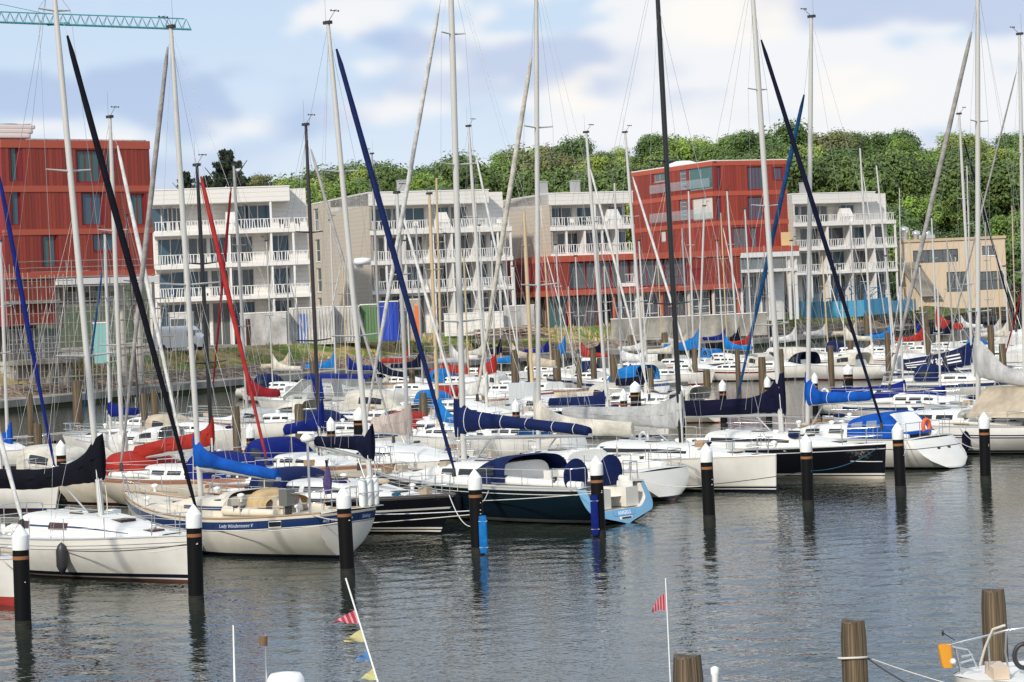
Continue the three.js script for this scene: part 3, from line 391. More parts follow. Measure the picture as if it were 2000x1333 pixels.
// ---- building site things between houses and bank ----
function siteBox(name, label, cat, rect, d, depth, mt, { ribs = 0, door = null, yaw = 0, lid = null } = {}) {
  const o = P(rect[0], rect[3], d), f = face(o, yaw), x1 = f.at(rect[2], rect[3])[0], y1 = f.at((rect[0] + rect[2]) / 2, rect[1])[1]; const y0 = Math.min(o.y, GY) - .2; const dy = o.y - y0; o.y = y0; const g = thing(name, label, cat, o, yaw), h = y1 + dy;
  mk().box(0, 0, -depth, x1, h, 0).build('body', mt, g); mk().box(-.04, h, -depth - .04, x1 + .04, h + .1, .05).build('roof', lid || M.slab, g);
  for (let k = 0; k < ribs; k++) { const x = x1 * (k + .5) / ribs; mk().box(x - .06, .15, 0.002, x + .06, h - .12, .07).build('rib', mt, g); }
  if (door) { mk().box(x1 * door[0], .1, .002, x1 * door[1], h * .85, .05).build('door', door[2], g); }
  return g;
}
siteBox('site_cabin', 'long off-white site cabin behind the grass bank', 'cabin', [470, 612, 560, 662], 219, 3, M.sitewhite, { door: [.12, .22, M.brownglass] });
siteBox('shipping_container', 'white ribbed container with a blue end panel beside the site cabin', 'container', [564, 602, 652, 656], 221, 2.4, M.sitewhite, { ribs: 14, door: [.22, .42, mat([.03, .12, .45], .5)] });
siteBox('shipping_container', 'small white ribbed container left of the green one', 'container', [655, 600, 703, 652], 223, 2.4, M.sitewhite, { ribs: 8 });
siteBox('shipping_container', 'green ribbed container beside the blue toilet cabin', 'container', [705, 596, 738, 650], 224, 2.4, mat([.10, .20, .08], .6), { ribs: 6 });
siteBox('toilet_cabin', 'bright blue portable toilet cabin on the building site', 'toilet cabin', [740, 590, 779, 647], 224, 1.6, mat([.01, .045, .38], .45), { ribs: 5, door: [.3, .7, mat([.015, .06, .45], .4)] });
siteBox('site_trailer', 'beige site trailer with orange end right of the toilet cabin', 'trailer', [782, 586, 822, 640], 226, 2.4, M.sand, { door: [.72, .98, mat([.75, .16, .03], .5)] });
siteBox('site_wall', 'pale concrete retaining wall below the red tower', 'wall', [1195, 618, 1500, 664], 250, .4, M.lightconc, { yaw: .06 });
siteBox('site_wall', 'white boarded site wall with a red heap before it', 'wall', [985, 598, 1045, 640], 238, .3, M.sitewhite, {});
siteBox('site_wall', 'low white wall under the middle balcony house', 'wall', [868, 612, 984, 642], 237, .3, M.offwhite, {});
siteBox('picture_banner', 'turquoise picture banner hung on the scaffold fence', 'banner', [183, 632, 209, 678], 178.5, .06, mat([.20, .40, .38], .7), {});
siteBox('site_cabin', 'light cabin with a dark window near the foot of the first balcony house', 'cabin', [330, 612, 372, 655], 216, 2.6, M.whitecloth, { door: [.1, .8, M.pane] });
{ // heap of timber and rubble on the bank, site van
  const r = rng(12), o = P(1000, 655, 234); const g = thing('timber_heap', 'heap of boards and rubble on the edge of the building site', 'heap', o); for (let k = 0; k < 26; k++) { const m = mk(), a = (r() - .5) * .7, x = (r() - .5) * 7, y = r() * .9, l = 1.5 + r() * 2; m.cyl([x - l / 2, y + a * .6, (r() - .5) * 2], [x + l / 2, y - a * .6, (r() - .5) * 2], .07, .07, 4); m.build('board', r() < .3 ? M.maroon : r() < .5 ? M.plank : M.sand, g); }
  mk().grid(18, 10, (u, v) => [lerp(-4.5, 4.5, u), .55 * Math.sin(Math.PI * u) * Math.sin(Math.PI * v) * (.5 + fbm(u * 8, v * 5, 1, 3)) - .4, lerp(1.2, -3, v)]).build('rubble_mound', mat([.22, .18, .14], .95, { map: tConc }), g);
  const o2 = P(352, 668, 205); o2.y = GY; const v = thing('delivery_van', 'white site van with dark windscreen parked on the bank top', 'van', o2, -.2); const body = mk(); body.grid(16, 10, (u, w) => { const x = lerp(-2.2, 2.4, u), hgt = 1.9 - smooth((u - .72) / .22) * .95, a = w * Math.PI, c = Math.cos(a), s = Math.sin(a); return [x, .35 + hgt * Math.pow(s, .35), -.95 * Math.sign(c) * Math.pow(Math.abs(c), .3) * -1]; }); body.build('body', M.plastic, v); mk().box(1.0, 1.35, -.8, 1.75, 1.85, 0.98).build('windscreen', M.pane, v); for (const x of [-1.4, 1.5]) for (const z of [-.9, .9]) mk().cyl([x, .35, z - .1], [x, .35, z + .1], .35, .35, 14).build('wheel', M.fitting, v);
}
{ // light blue play area by the water: fence panels on posts and a blue net climbing frame
  const g = thing('blue_fence', 'light blue windbreak fence with dark posts before the far balcony house', 'fence', V3(0, 0, 0)), m1 = mat([.10, .40, .58], .6), m2 = mat([.02, .16, .36], .5), p = [[1552, 300, 618], [1590, 283, 622], [1640, 280, 621], [1690, 282, 618], [1735, 288, 612], [1790, 300, 606]].map(([x, d, y]) => P(x, y, d));
  for (let k = 0; k < p.length - 1; k++) { for (let e = 0; e < 3; e++) { const a = p[k].clone().lerp(p[k + 1], e / 3), b = p[k].clone().lerp(p[k + 1], (e + 1) / 3); const hh = k > 3 ? 1.5 : 2.0; mk().quad([a.x, a.y, a.z], [b.x, b.y, b.z], [b.x, b.y + hh, b.z], [a.x, a.y + hh, a.z]).quad([b.x, b.y, b.z - .05], [a.x, a.y, a.z - .05], [a.x, a.y + hh, a.z - .05], [b.x, b.y + hh, b.z - .05]).build('panel', m1, g); mk().cyl([a.x, Math.min(a.y, GY) - .5, a.z + .04], [a.x, a.y + hh + .5, a.z + .04], .05, .05, 5).build('post', m2, g); } }
  const c = P(1665, 612, 291), n = thing('climbing_net', 'blue net climbing frame behind the light blue fence', 'play frame', V3(c.x, GY - .3, c.z), .3), rn = rng(9); for (let k = 0; k < 5; k++) mk().cyl([-4 + k * 2, 0, 0], [-4 + k * 2, 4.2 - Math.abs(k - 2) * .7, 0], .08, .08, 6).build('post', m2, n); for (let k = 0; k < 34; k++) { const x = -4 + rn() * 8, y = .6 + rn() * 2.8; mk().cyl([x, y, .2 - rn()], [x + (rn() - .5) * 2.4, y + (rn() - .3) * 1.4, .5], .045, .045, 4).build('net_rope', m2, n); }
  const lw = mk(), q = [P(1795, 600, 305), P(1990, 566, 345), P(1990, 590, 318), P(1800, 628, 285)]; lw.quad(...[q[3], q[2], q[1], q[0]].map(v => [v.x, v.y, v.z])); tag(struct(lw.build('lawn', mat([.30, .38, .12], .95, { map: tGrass }))), 'bright grass lawn sloping down to the far quay', 'lawn');
}
// ---- tower crane far behind ----
{
  const m = mat([.04, .24, .27], .6), d = 330, a = P(-420, 18, d), b = P(372, 48, d), g = thing('tower_crane', 'teal lattice crane jib reaching in over the red building', 'crane', V3(a.x, GY, a.z)); const L = b.x - a.x, y0 = a.y - GY - .7, dy = b.y - a.y, n = 46;
  const pt = (t, z, u) => [t * L, y0 + dy * t + u * 1.5, z];
  for (const [z, u] of [[-.6, 0], [.6, 0], [0, 1]]) mk().cyl(pt(0, z, u), pt(u ? .985 : 1, z, u), .09, .09, 6).build('chord', m, g);
  for (let k = 0; k < n; k++) { const t0 = k / n, t1 = (k + .5) / n, t2 = (k + 1) / n; const br = mk(); for (const z of [-.6, .6]) br.cyl(pt(t0, z, 0), pt(t1, 0, 1), .045, .045, 4).cyl(pt(t1, 0, 1), pt(t2, z, 0), .045, .045, 4); br.cyl(pt(t0, -.6, 0), pt(t0, .6, 0), .04, .04, 4); br.build('lattice_bay', m, g); }
  const tw = mk(); for (const x of [-.8, .8]) for (const z of [-.8, .8]) tw.cyl([x, 0, z], [x, y0 + 8, z], .1, .1, 6); for (let k = 0; k < 26; k++) { const y = k * (y0 + 6) / 26, e = (y0 + 6) / 26; tw.cyl([-.8, y, .8], [.8, y + e, .8], .05, .05, 4).cyl([-.8, y, -.8], [-.8, y + e, .8], .05, .05, 4); } tw.build('mast', m, g);
  mk().cyl([0, y0 + 8, 0], pt(.64, 0, 1), .05, .05, 5).build('tie_bar', m, g); mk().box(L * .645, y0 + dy * .645 - .2, -.5, L * .7, y0 + dy * .7 + .35, .5).build('trolley', m, g);
}

// ================= trees =================
{
  const bark = mat([.10, .08, .06], .95);
  function crownGeo(seed, { n = 3000, rx = 4.2, ry = 5, leaf = .185, col = [.085, .15, .028], blobs = 26 } = {}) {
    const r = rng(seed), m = mk(), B = [];
    for (let k = 0; k < blobs; k++) { const t = r() * 6.283, q = Math.pow(r(), .5), y = (r() - .42) * 1.7, w = Math.sqrt(Math.max(.05, 1 - Math.min(1, y * y * .8))); B.push([Math.cos(t) * q * rx * .8 * w, y * ry * .62, Math.sin(t) * q * rx * .8 * w, (.20 + .24 * r()) * rx, .6 + .7 * r()]); }
    for (let k = 0; k < n; k++) {
      const b = B[Math.floor(r() * blobs)], u = r() * 2 - 1, t = r() * 6.283, s = Math.sqrt(1 - u * u), R = b[3] * (.55 + .85 * Math.pow(r(), 1.2)); const nx = s * Math.cos(t), ny = u, nz = s * Math.sin(t);
      const c = V3(b[0] + nx * R, b[1] + ny * R * .75, b[2] + nz * R), e = leaf * (.55 + .9 * r()); const tone = b[4] * (.86 + .28 * r()); m.col = [col[0] * tone * (.85 + .4 * r()), col[1] * tone, col[2] * tone];
      const N = V3(nx + (r() - .5) * .9, ny + .35 + (r() - .5) * .9, nz + (r() - .5) * .9).normalize(), A = V3(r() - .5, r() - .5, r() - .5).cross(N).normalize().multiplyScalar(e), D = V3().crossVectors(N, A).multiplyScalar(.6);
      const q = (a, d) => [c.x + A.x * a + D.x * d, c.y + A.y * a + D.y * d, c.z + A.z * a + D.z * d]; const p = [q(-1, 0), q(0, -1), q(1, .1), q(.1, 1)]; const n0 = m.p.length / 3; for (const v of p) m.v(...v, N.x, N.y, N.z, 0, 0); m.i.push(n0, n0 + 1, n0 + 2, n0, n0 + 2, n0 + 3);
    }
    return m.geo();
  }
  const leafMat = new THREE.MeshPhysicalMaterial({ color: C(1, 1, 1), vertexColors: true, roughness: .85, transmission: .25, thickness: 0, side: THREE.DoubleSide });
  const kinds = [[.22, .345, .05], [.165, .28, .045], [.10, .185, .036], [.25, .33, .06], [.17, .19, .065]].map((c, k) => [0, 1].map(e => crownGeo(300 + k * 7 + e, { col: c, rx: 4.2 + e * .5, ry: 6.4 - e * .5, n: 12500, blobs: 30 })));
  const trunkGeo = (() => { const m = mk(), r = rng(6); m.path([[0, -2, 0], [.1, 3, 0], [0, 6, .1], [.1, 9, 0]], t => .38 - .27 * t, 7); for (let k = 0; k < 7; k++) { const y = 4 + k * .7, t = k * 2.4; m.path([[0, y, 0], [Math.cos(t) * 1.3, y + 1.1, Math.sin(t) * 1.3], [Math.cos(t) * 2.6, y + 2.8, Math.sin(t) * 2.6]], q => .16 - .12 * q, 5); } return m.geo(); })();
  const r = rng(2024);
  // skyline of the wood as seen over the roofs: [pixel x, pixel y of the tree top]
  const top = [[300, 420], [540, 352], [600, 330], [660, 322], [740, 318], [800, 345], [850, 322], [900, 295], [960, 285], [1010, 290], [1060, 272], [1120, 280], [1180, 290], [1230, 268], [1290, 255], [1330, 262], [1400, 268], [1450, 250], [1500, 246], [1560, 252], [1600, 240], [1650, 262], [1700, 262], [1745, 240], [1800, 262], [1840, 270], [1900, 258], [1940, 262], [2000, 262], [2100, 255]];
  const topAt = x => { for (let k = 0; k < top.length - 1; k++) if (x <= top[k + 1][0]) return lerp(top[k][1], top[k + 1][1], clamp((x - top[k][0]) / (top[k + 1][0] - top[k][0]))); return 258; };
  const rows = [[396, 0, 50], [376, 26, 58], [360, 62, 66], [348, 112, 70], [340, 160, 78], [334, 205, 84]];
  const whereT = px => px < 620 ? 'beside the first white roof' : px < 730 ? 'left of the radar mast' : px < 830 ? 'over the left end of the middle house' : px < 900 ? 'left of the tallest middle mast' : px < 980 ? 'over the right end of the middle house' : px < 1060 ? 'between the middle houses' : px < 1150 ? 'over the partly hidden white house' : px < 1240 ? 'left of the red tower' : px < 1300 ? 'left of the black mast' : px < 1390 ? 'over the left face of the red tower' : px < 1470 ? 'over the front of the red tower' : px < 1540 ? 'right of the red tower' : px < 1600 ? 'at the blue furled jib' : px < 1680 ? 'over the far white house' : px < 1760 ? 'at the end of the far white house' : px < 1840 ? 'over the sand-coloured roof' : px < 1920 ? 'left of the silver mast' : 'at the right picture edge';
  const seen = {}, uniq = l => { const k = seen[l] = (seen[l] ?? -1) + 1; return k === 0 ? l : `${l}, ${['', 'second', 'third', 'fourth'][k]} one`; };
  const words = ['bright green', 'fresh green', 'deep green', 'yellowish green', 'olive green'];
  rows.forEach(([d, drop, step], row) => {
    for (let px = 560 - row * 4 + (row % 2) * 20; px < 2060; px += step * (.85 + .3 * r())) {
      if (row === 3 && (px < 700 || (px > 1260 && px < 1500))) continue; if (row > 3 && px < 1560) continue; if (row === 0 && px < 640) continue;
      const k = row > 3 ? [1, 2, 2, 1, 2][Math.floor(r() * 5)] : Math.floor(r() * 4.4), e = r() < .5 ? 0 : 1, dd = d * (px < 900 ? .93 : 1) + (r() - .5) * 12, tp = P(px, topAt(px) + drop * (px < 900 ? .4 : 1) + (r() - .4) * 26 + 2, dd), s = .78 + .5 * r();
      const g = thing('broadleaf_tree', uniq(`${words[k]} tree, ${['top', 'second', 'third', 'fourth', 'fifth', 'lowest'][row]} rank, ${whereT(px)}`), 'tree', V3(tp.x, tp.y - 12.5 * s, tp.z), r() * 6.28, `forest trees, ${['farthest', 'fifth', 'fourth', 'third', 'second', 'nearest'][row]} rank, ${words[k]}`);
      const tr = mesh('trunk', trunkGeo, bark, g), cr = mesh('crown', kinds[k][e], leafMat, g); tr.scale.setScalar(s); tr.position.y = -1; cr.position.y = 7.6 * s; cr.scale.set(s * (.85 + .45 * r()), s * (.8 + .5 * r()), s * (.85 + .45 * r()));
    }
  });
  // shrubs that close the wood below the crowns
  const sh = crownGeo(901, { n: 13000, rx: 5, ry: 5, leaf: .24, col: [.11, .18, .035], blobs: 44 }); const rs = rng(14); let q = 0;
  for (let px = 560; px < 2060; px += 66) { const p = P(px, topAt(px) + 118 - (px < 900 ? 50 : 0), 346 + rs() * 8); const m = mesh('woodland_shrub', sh, leafMat); m.position.copy(p); m.rotation.y = rs() * 6; m.scale.set(1.25, 1.2, 1.1); tag(m, uniq(`dark undergrowth bush, ${whereT(px)}`), 'bush', 'undergrowth at the forest edge'); }
  // dark pine and shrubs over the roof of the first white house
  const pg = (() => { const m = mk(), r = rng(44); for (let k = 0; k < 13; k++) { const y = 3 + k * .62, R = (1 - Math.pow(k / 13.5, 1.8)) * 3.4 * (.6 + .6 * r()), n = 6; for (let e = 0; e < n; e++) { const t = e / n * 6.28 + k * 1.3 + r(); for (let f = 0; f < 60; f++) { const q = .25 + .75 * r(), x = Math.cos(t) * R * q, z = Math.sin(t) * R * q, yy = y + q * .45 + (r() - .5) * .7; const s = .16 + r() * .2, tone = .6 + .7 * r(); m.col = [.028 * tone, .05 * tone, .022 * tone]; const a = r() * 6.28, b = r() * 3; m.tri([x - Math.cos(a) * s, yy, z - Math.sin(a) * s], [x + Math.cos(a) * s, yy + .1, z + Math.sin(a) * s], [x + (r() - .5) * s, yy + s * 1.3, z + (r() - .5) * s]); } } } return m.geo(); })();
  for (const [px, py, s, lab] of [[441, 294, 1, 'tall dark pine above the roof of the first white house'], [362, 336, .62, 'small dark pine left of the tall one above the white roof'], [404, 344, .55, 'small dark pine close beside the tall one']]) { const p = P(px, py, 262); const g = thing('pine_tree', lab, 'tree', V3(p.x, p.y - 11.4 * s, p.z)); const a = mesh('trunk', trunkGeo, bark, g), b = mesh('crown', pg, leafMat, g); a.scale.setScalar(s); b.scale.setScalar(s); }
  for (const [px, py, s, k, lab] of [[508, 342, .5, 4, 'brownish bare-tipped tree right of the dark pine'], [478, 352, .45, 4, 'low olive tree between the pine and the brownish one'], [552, 392, .5, 2, 'dark green tree seen through the roof terrace opening'], [575, 350, .7, 1, 'green tree beside the end of the first white roof']]) { const p = P(px, py, 275); const g = thing('broadleaf_tree', lab, 'tree', V3(p.x, p.y - 12 * s, p.z)); const a = mesh('trunk', trunkGeo, bark, g), b = mesh('crown', kinds[k][0], leafMat, g); a.scale.setScalar(s); b.position.y = 7.4 * s; b.scale.setScalar(s); }
}

// ================= boats =================
const A45 = 45 * Math.PI / 180;
const heading = (dir, a) => V3(dir * Math.cos(a), 0, dir * Math.sin(a));
const canvasTex = (w, h, draw) => { const c = document.createElement('canvas'); c.width = w; c.height = h; draw(c.getContext('2d'), w, h); const t = new THREE.CanvasTexture(c); t.colorSpace = THREE.SRGBColorSpace; return t; };
// S.stern / S.bow: where the end of the waterline lies; S.dir +1: bow out to the right, -1: stern out to the right
function sailboat(S) {
  const a = S.a ?? A45, dir = S.dir, L = S.L, B = S.B ?? L * .32, fb = S.fb ?? L * .115, fs = S.fs ?? L * .095, hd = heading(dir, a), det = S.detail ?? 2, turn = dir > 0 ? -a : Math.PI - a;
  let o; if (S.pos) { o = S.pos.clone(); } else if (S.bow) o = W(...S.bow).addScaledVector(hd, -L / 2); else if (S.stern) o = W(...S.stern).addScaledVector(hd, L / 2); else { const q = P(S.mast[2], S.mast[3], S.d); q.y = 0; o = q.addScaledVector(hd, -((S.mf ?? .58) - .5) * L); }
  o.y = 0;
  const g = thing(S.name ?? 'sailing_yacht', S.label, S.category ?? 'sailboat', o, turn, S.group), near = dir > 0 ? 1 : -1; // near: the side (+z starboard) that faces the camera
  const ax = (px, py) => onPlane(o, turn, px, py);
  const pt = (px, py, z = 0) => { const q = ax(px, py); return [q[0], q[1], z]; };
  // ---- hull ----
  const tw = S.tw ?? .72, rb = S.rakeBow ?? .35, rs = S.rakeStern ?? .5;
  const sheer = s => fs + (fb - fs) * Math.pow(s, 1.7) - (S.spring ?? .04) * L * .1 * Math.sin(Math.PI * s);
  const half = s => Math.max(.03, B / 2 * (s < .42 ? tw + (1 - tw) * Math.sin(Math.PI / 2 * s / .42) : Math.pow(Math.max(0, 1 - Math.pow((s - .42) / .58, 2.1)), .95)));
  const dep = s => s < .5 ? lerp(.06, .45, Math.sin(Math.PI / 2 * s / .5)) : lerp(.45, .30, (s - .5) / .5);
  const pw = s => s < .35 ? lerp(S.pws ?? 2.6, 3.8, s / .35) : lerp(3.8, 1.35, Math.pow(clamp((s - .35) / .65), 1.1));
  const hp = (s, y, side, out = 0) => { const sh = sheer(s), D = dep(s), vv = clamp((y + D) / (sh + D)), z = half(s) * (1 - Math.pow(1 - vv, pw(s))) + out; let x = (s - .5) * L; const q = clamp(y / sh, -.3, 1); x -= rb * (1 - q) * Math.pow(smooth((s - .62) / .38), 2); x += rs * q * Math.pow(clamp(1 - s / .28), 2); return [x, y, side * z]; };
  const nS = det > 1 ? 36 : 18; let lo = s => -Math.min(.3, dep(s) * .98);
  const bands = S.bands ?? [[['w', .05], M.bluebottom, 'bottom_paint'], [['w', .16], M.bluestripe, 'boot_stripe'], [['s', 0], M.white, 'hull']];
  for (const [[k, v], m, nm] of bands) {
    const l0 = lo, hi = k === 'w' ? (s => v + .02 * Math.pow(s, 2)) : (s => sheer(s) + v); const mb = mk(), rows = k === 's' && v === 0 ? (det > 1 ? 8 : 4) : 2;
    for (const sd of [1, -1]) mb.grid(nS, rows, (u, w) => { const s = sd > 0 ? u : 1 - u; return hp(s, lerp(l0(s), hi(s), w), sd); }, { us: L, vs: 1 });
    // transom piece of this band
    if (!S.transomM) mb.grid(8, 3, (u, w) => { const y = lerp(l0(0), hi(0), w), p = hp(0, y, 1), q = u * 2 - 1; return [p[0] - .12 * (1 - q * q) * (S.tb ?? 1), y, q * p[2]]; });
    mb.grid(1, rows, (u, w) => { const y = lerp(l0(1), hi(1), w), p = hp(1, y, 1); return [p[0], y, (1 - u * 2) * p[2]]; });
    mb.build(nm, m, g); lo = hi;
  }
  if (S.transomM && !S.scoop) mk().grid(16, 8, (u, w) => { const y = lerp(-.05, sheer(0), w), p = hp(0, y, 1), q = u * 2 - 1; return [p[0] - .12 * (1 - q * q) * (S.tb ?? 1), y, q * p[2]]; }).build('transom', S.transomM, g);
  const at = (s, z, y = 0) => [hp(s, sheer(s), 1)[0], sheer(s) + y, z];
  // ---- deck with a cockpit well ----
  const ck = S.cockpit ?? [.06, .34], cwid = S.cw ?? .52, deckM = S.deck ?? M.deck, e = .0015;
  const ss = [...new Set([0, ck[0] - e, ck[0] + e, ck[1] - e, ck[1] + e, ...Array.from({ length: 25 }, (_, k) => k / 24)])].filter(q => q >= 0).sort((p, q) => p - q), ws = [-1, -cwid - e, -cwid + e, -cwid / 2, 0, cwid / 2, cwid - e, cwid + e, 1];
  const dk = mk(); dk.grid(ws.length - 1, ss.length - 1, (u, v) => { const w = ws[Math.round(u * (ws.length - 1))], s = ss[Math.round(v * (ss.length - 1))], h = half(s), p = at(s, 0), inC = s > ck[0] && s < ck[1] && Math.abs(w) < cwid; return [p[0] - (s < .02 ? .12 * (1 - w * w) * (S.tb ?? 1) : 0), p[1] + .05 * h * (1 - w * w) - (inC ? .42 : 0), w * h]; }, { us: B, vs: L }); dk.build('deck', deckM, g);
  for (const sd of det > 1 ? [1, -1] : [near]) mk().path(Array.from({ length: 19 }, (_, k) => { const s = k / 18, p = hp(s, sheer(s), sd); return [p[0], p[1] + .03, p[2] - sd * .03]; }), S.railR ?? .028, 6).build('toe_rail', S.rail ?? M.alu, g);
  if (det > 0) for (const sd of [1, -1]) mk().path(Array.from({ length: 9 }, (_, k) => { const s = lerp(Math.max(0, ck[0]) + .02, ck[1] + .02, k / 8); return at(s, sd * (half(s) * (cwid + .1)), .1 + .1 * k / 8); }), t => .10 + .04 * t, 8).build('coaming', S.coam ?? deckM, g);
  // ---- coachroof with windows ----
  if (S.cab !== false) {
    const cb = { s0: ck[1] + .01, s1: .78, w: .62, h: det > 1 ? .6 : .46, ...S.cab }; const Hc = t => cb.h * (1 - .25 * t) * (1 - Math.pow(smooth((t - .35) / .65), 1.3) * .9), Wc = (s, t) => half(s) * cb.w * (1 - .25 * t * t);
    const cp = (t, f, out = 0) => { const s = lerp(cb.s0, cb.s1, t), p = at(s, 0), c = Math.cos(f), q = Math.sin(f); return [p[0], p[1] + .02 + (Hc(t) + out * .5) * Math.pow(Math.max(0, q), .55), -(Wc(s, t) + out) * Math.sign(c) * Math.pow(Math.abs(c), .45)]; };
    const m = mk(); m.grid(22, det > 1 ? 18 : 8, (u, v) => cp(v, u * Math.PI), { us: 2, vs: 4 }); m.grid(22, 1, (u, v) => { const p = cp(0, u * Math.PI), q = at(cb.s0, 0); return v ? p : [p[0], q[1], p[2]]; }); m.build('coachroof', S.cabM ?? S.deck ?? M.deck, g);
    (S.windows ?? [[.04, .2], [.24, .4], [.44, .56]]).forEach(([t0, t1, f0 = .16, f1 = .55, mm]) => { for (const sd of det > 0 ? [1, -1] : [near]) mk().grid(6, 3, (u, v) => { const t = lerp(t0, t1, sd > 0 ? u : 1 - u), f = lerp(f0, f1, v); const p = cp(t, Math.PI - f, .008); return [p[0], p[1], sd * Math.abs(p[2])]; }).build('cabin_window', mm ?? S.winM ?? M.glass, g); });
    if (S.cabStripe) for (const sd of [1, -1]) mk().grid(18, 2, (u, v) => { const t = lerp(.0, .8, sd > 0 ? u : 1 - u), f = lerp(.26, .36, v); const p = cp(t, Math.PI - f, .004); return [p[0], p[1], sd * Math.abs(p[2])]; }).build('cabin_stripe', S.cabStripe, g);
    if (det > 1) for (const [t, w] of [[.3, .28], [.62, .24], [.86, .2]]) { const p = cp(t, Math.PI / 2); mk().box(p[0] - w, p[1] - .03, -w, p[0] + w, p[1] + .035, w).build('deck_hatch', M.brownglass, g); }
    if (det > 1) for (const sd of [1, -1]) { const q0 = cp(.05, Math.PI / 2), q1 = cp(.5, Math.PI / 2); mk().path([[q0[0], q0[1], sd * .3], [q0[0] + .1, q0[1] + .07, sd * .3], [q1[0] - .1, q1[1] + .07, sd * .3], [q1[0], q1[1], sd * .3]], .016, 5).build('handrail', S.rail ?? M.steel, g); }
  }
  if (det > 1) { for (const sd of [1, -1]) for (const s of [Math.max(0, ck[0]) + .14, ck[1] - .03]) { const p = at(s, sd * half(s) * (cwid + .12), .18); mk().lathe(p[0], p[2], [[.1, p[1]], [.075, p[1] + .06], [.07, p[1] + .12], [.1, p[1] + .16], [.01, p[1] + .17]], 10).build('winch', M.fitting, g); } }
  // ---- spars and rigging ----
  let mp = () => [0, 0, 0];
  if (S.mast) {
  const [mx0, my0, mx1, my1] = S.mast, tp = pt(mx0, my0), bs = pt(mx1, my1), ms = clamp(bs[0] / L + .5, .2, .85), mr = S.mr ?? .085, by = Math.min(bs[1], sheer(ms) + .1); const base = [lerp(bs[0], tp[0], (by - bs[1]) / (tp[1] - bs[1])), by, 0];
  mp = t => [lerp(base[0], tp[0], t), lerp(base[1], tp[1], t), 0]; const mt = S.mastM ?? M.mast;
  mk().path([0, .5, .8, 1].map(t => mp(t)), t => mr * (t < .8 ? 1 : lerp(1, .72, (t - .8) / .2)), 10).build('mast', mt, g);
  const wr = S.wire ?? (det > 1 ? .006 : .0075), stay = (p, q, m, nm = 'stay', r = wr) => mk().cyl(p, q, r, r, 4).build(nm, m ?? M.wire, g);
  const chs = clamp(ms - .02, 0, 1), ch = sd => { const p = hp(chs, sheer(chs), sd); return [p[0], p[1], p[2] * (S.chain ?? .92)]; };
  const spr = (S.spreaders ?? [.36, .68]), tipsOf = sd => spr.map((t, k) => { const p = mp(t), l = (S.sprL ?? B * .27) * (1 - .22 * k); return [p[0] - .12 * l, p[1] + .05, sd * l]; });
  for (const sd of [1, -1]) { const tips = tipsOf(sd); tips.forEach((q, k) => mk().cyl(mp(spr[k]), q, .032, .022, 6).build('spreader', S.sprM ?? mt, g)); let prev = ch(sd); for (const q of tips) { stay(prev, q, null, 'shroud'); prev = q; } stay(prev, mp(S.hound ?? .97), null, 'shroud'); if (det > 1 && tips.length) stay(ch(sd), mp(spr[0] - .01), null, 'lower_shroud'); }
  if (S.backstay !== false) stay(mp(.995), at(.0, 0, .05), null, 'backstay');
  if (S.top !== false) { const t = mp(1), y = t[1]; const q = mk(); q.cyl([t[0], y, 0], [t[0] + .35, y + .32, .0], .012, .01, 4).cyl([t[0] + .35, y + .32, -.14], [t[0] + .35, y + .32, .14], .01, .01, 4).cyl([t[0] + .25, y + .34, 0], [t[0] + .45, y + .34, 0], .014, .01, 4).ball(t[0] + .35, y + .33, .15, .03).ball(t[0] + .35, y + .33, -.15, .03); q.cyl([t[0] - .1, y, 0], [t[0] - .1, y + .9, 0], .006, .004, 4); q.box(t[0] - .16, y - .05, -.07, t[0] + .14, y + .05, .07); q.build('masthead_gear', M.fitting, g); }
  if (S.radar) { const p = pt(...S.radar); mk().lathe(p[0] + .32, 0, [[.02, p[1] - .1], [.24, p[1] - .1], [.27, p[1]], [.24, p[1] + .1], [.02, p[1] + .12]], 16).build('radar_dome', M.plastic, g); mk().box(p[0], p[1] - .2, -.05, p[0] + .3, p[1] - .1, .05).build('radar_bracket', M.alu, g); }
  // ---- furled headsail ----
  if (S.furl) { const [x0, y0, x1, y1, r, m] = S.furl, p = pt(x0, y0), q = pt(x1, y1), rr = rng(Math.round(x0 * 7 + y1)), n = 26; const top = S.furlTop ? pt(...S.furlTop) : mp(S.hound ?? .97);
    const ph = rr() * 9; mk().path(Array.from({ length: n + 1 }, (_, k) => { const t = k / n, w = .012 * Math.sin(t * 23 + ph) * Math.sin(Math.PI * t); return [lerp(p[0], q[0], t) + w, lerp(p[1], q[1], t), w]; }), t => r * (.62 + .5 * Math.sin(Math.PI * Math.min(1, t * 1.0 + .12)) * .9 + .04 * Math.sin(t * 61 + ph)) * (t < .012 ? .5 : t > .985 ? .6 : 1), 9).build('furled_headsail', M[m], g, S.furlLabel);
    stay(top, p, null, 'forestay'); mk().cyl([q[0], q[1] - .25, 0], q, .07, .05, 8).build('furling_drum', M.fitting, g); const bw = at(.985, 0, .05); stay([q[0], q[1] - .2, 0], [Math.min(q[0] + .05, bw[0]), Math.min(bw[1], q[1] - .25), 0], null, 'forestay'); }
  else if (S.forestay !== false) { const q = S.forestay ? pt(...S.forestay) : at(.985, 0, .05); stay(mp(S.hound ?? .97), q, null, 'forestay', wr * 1.6); }
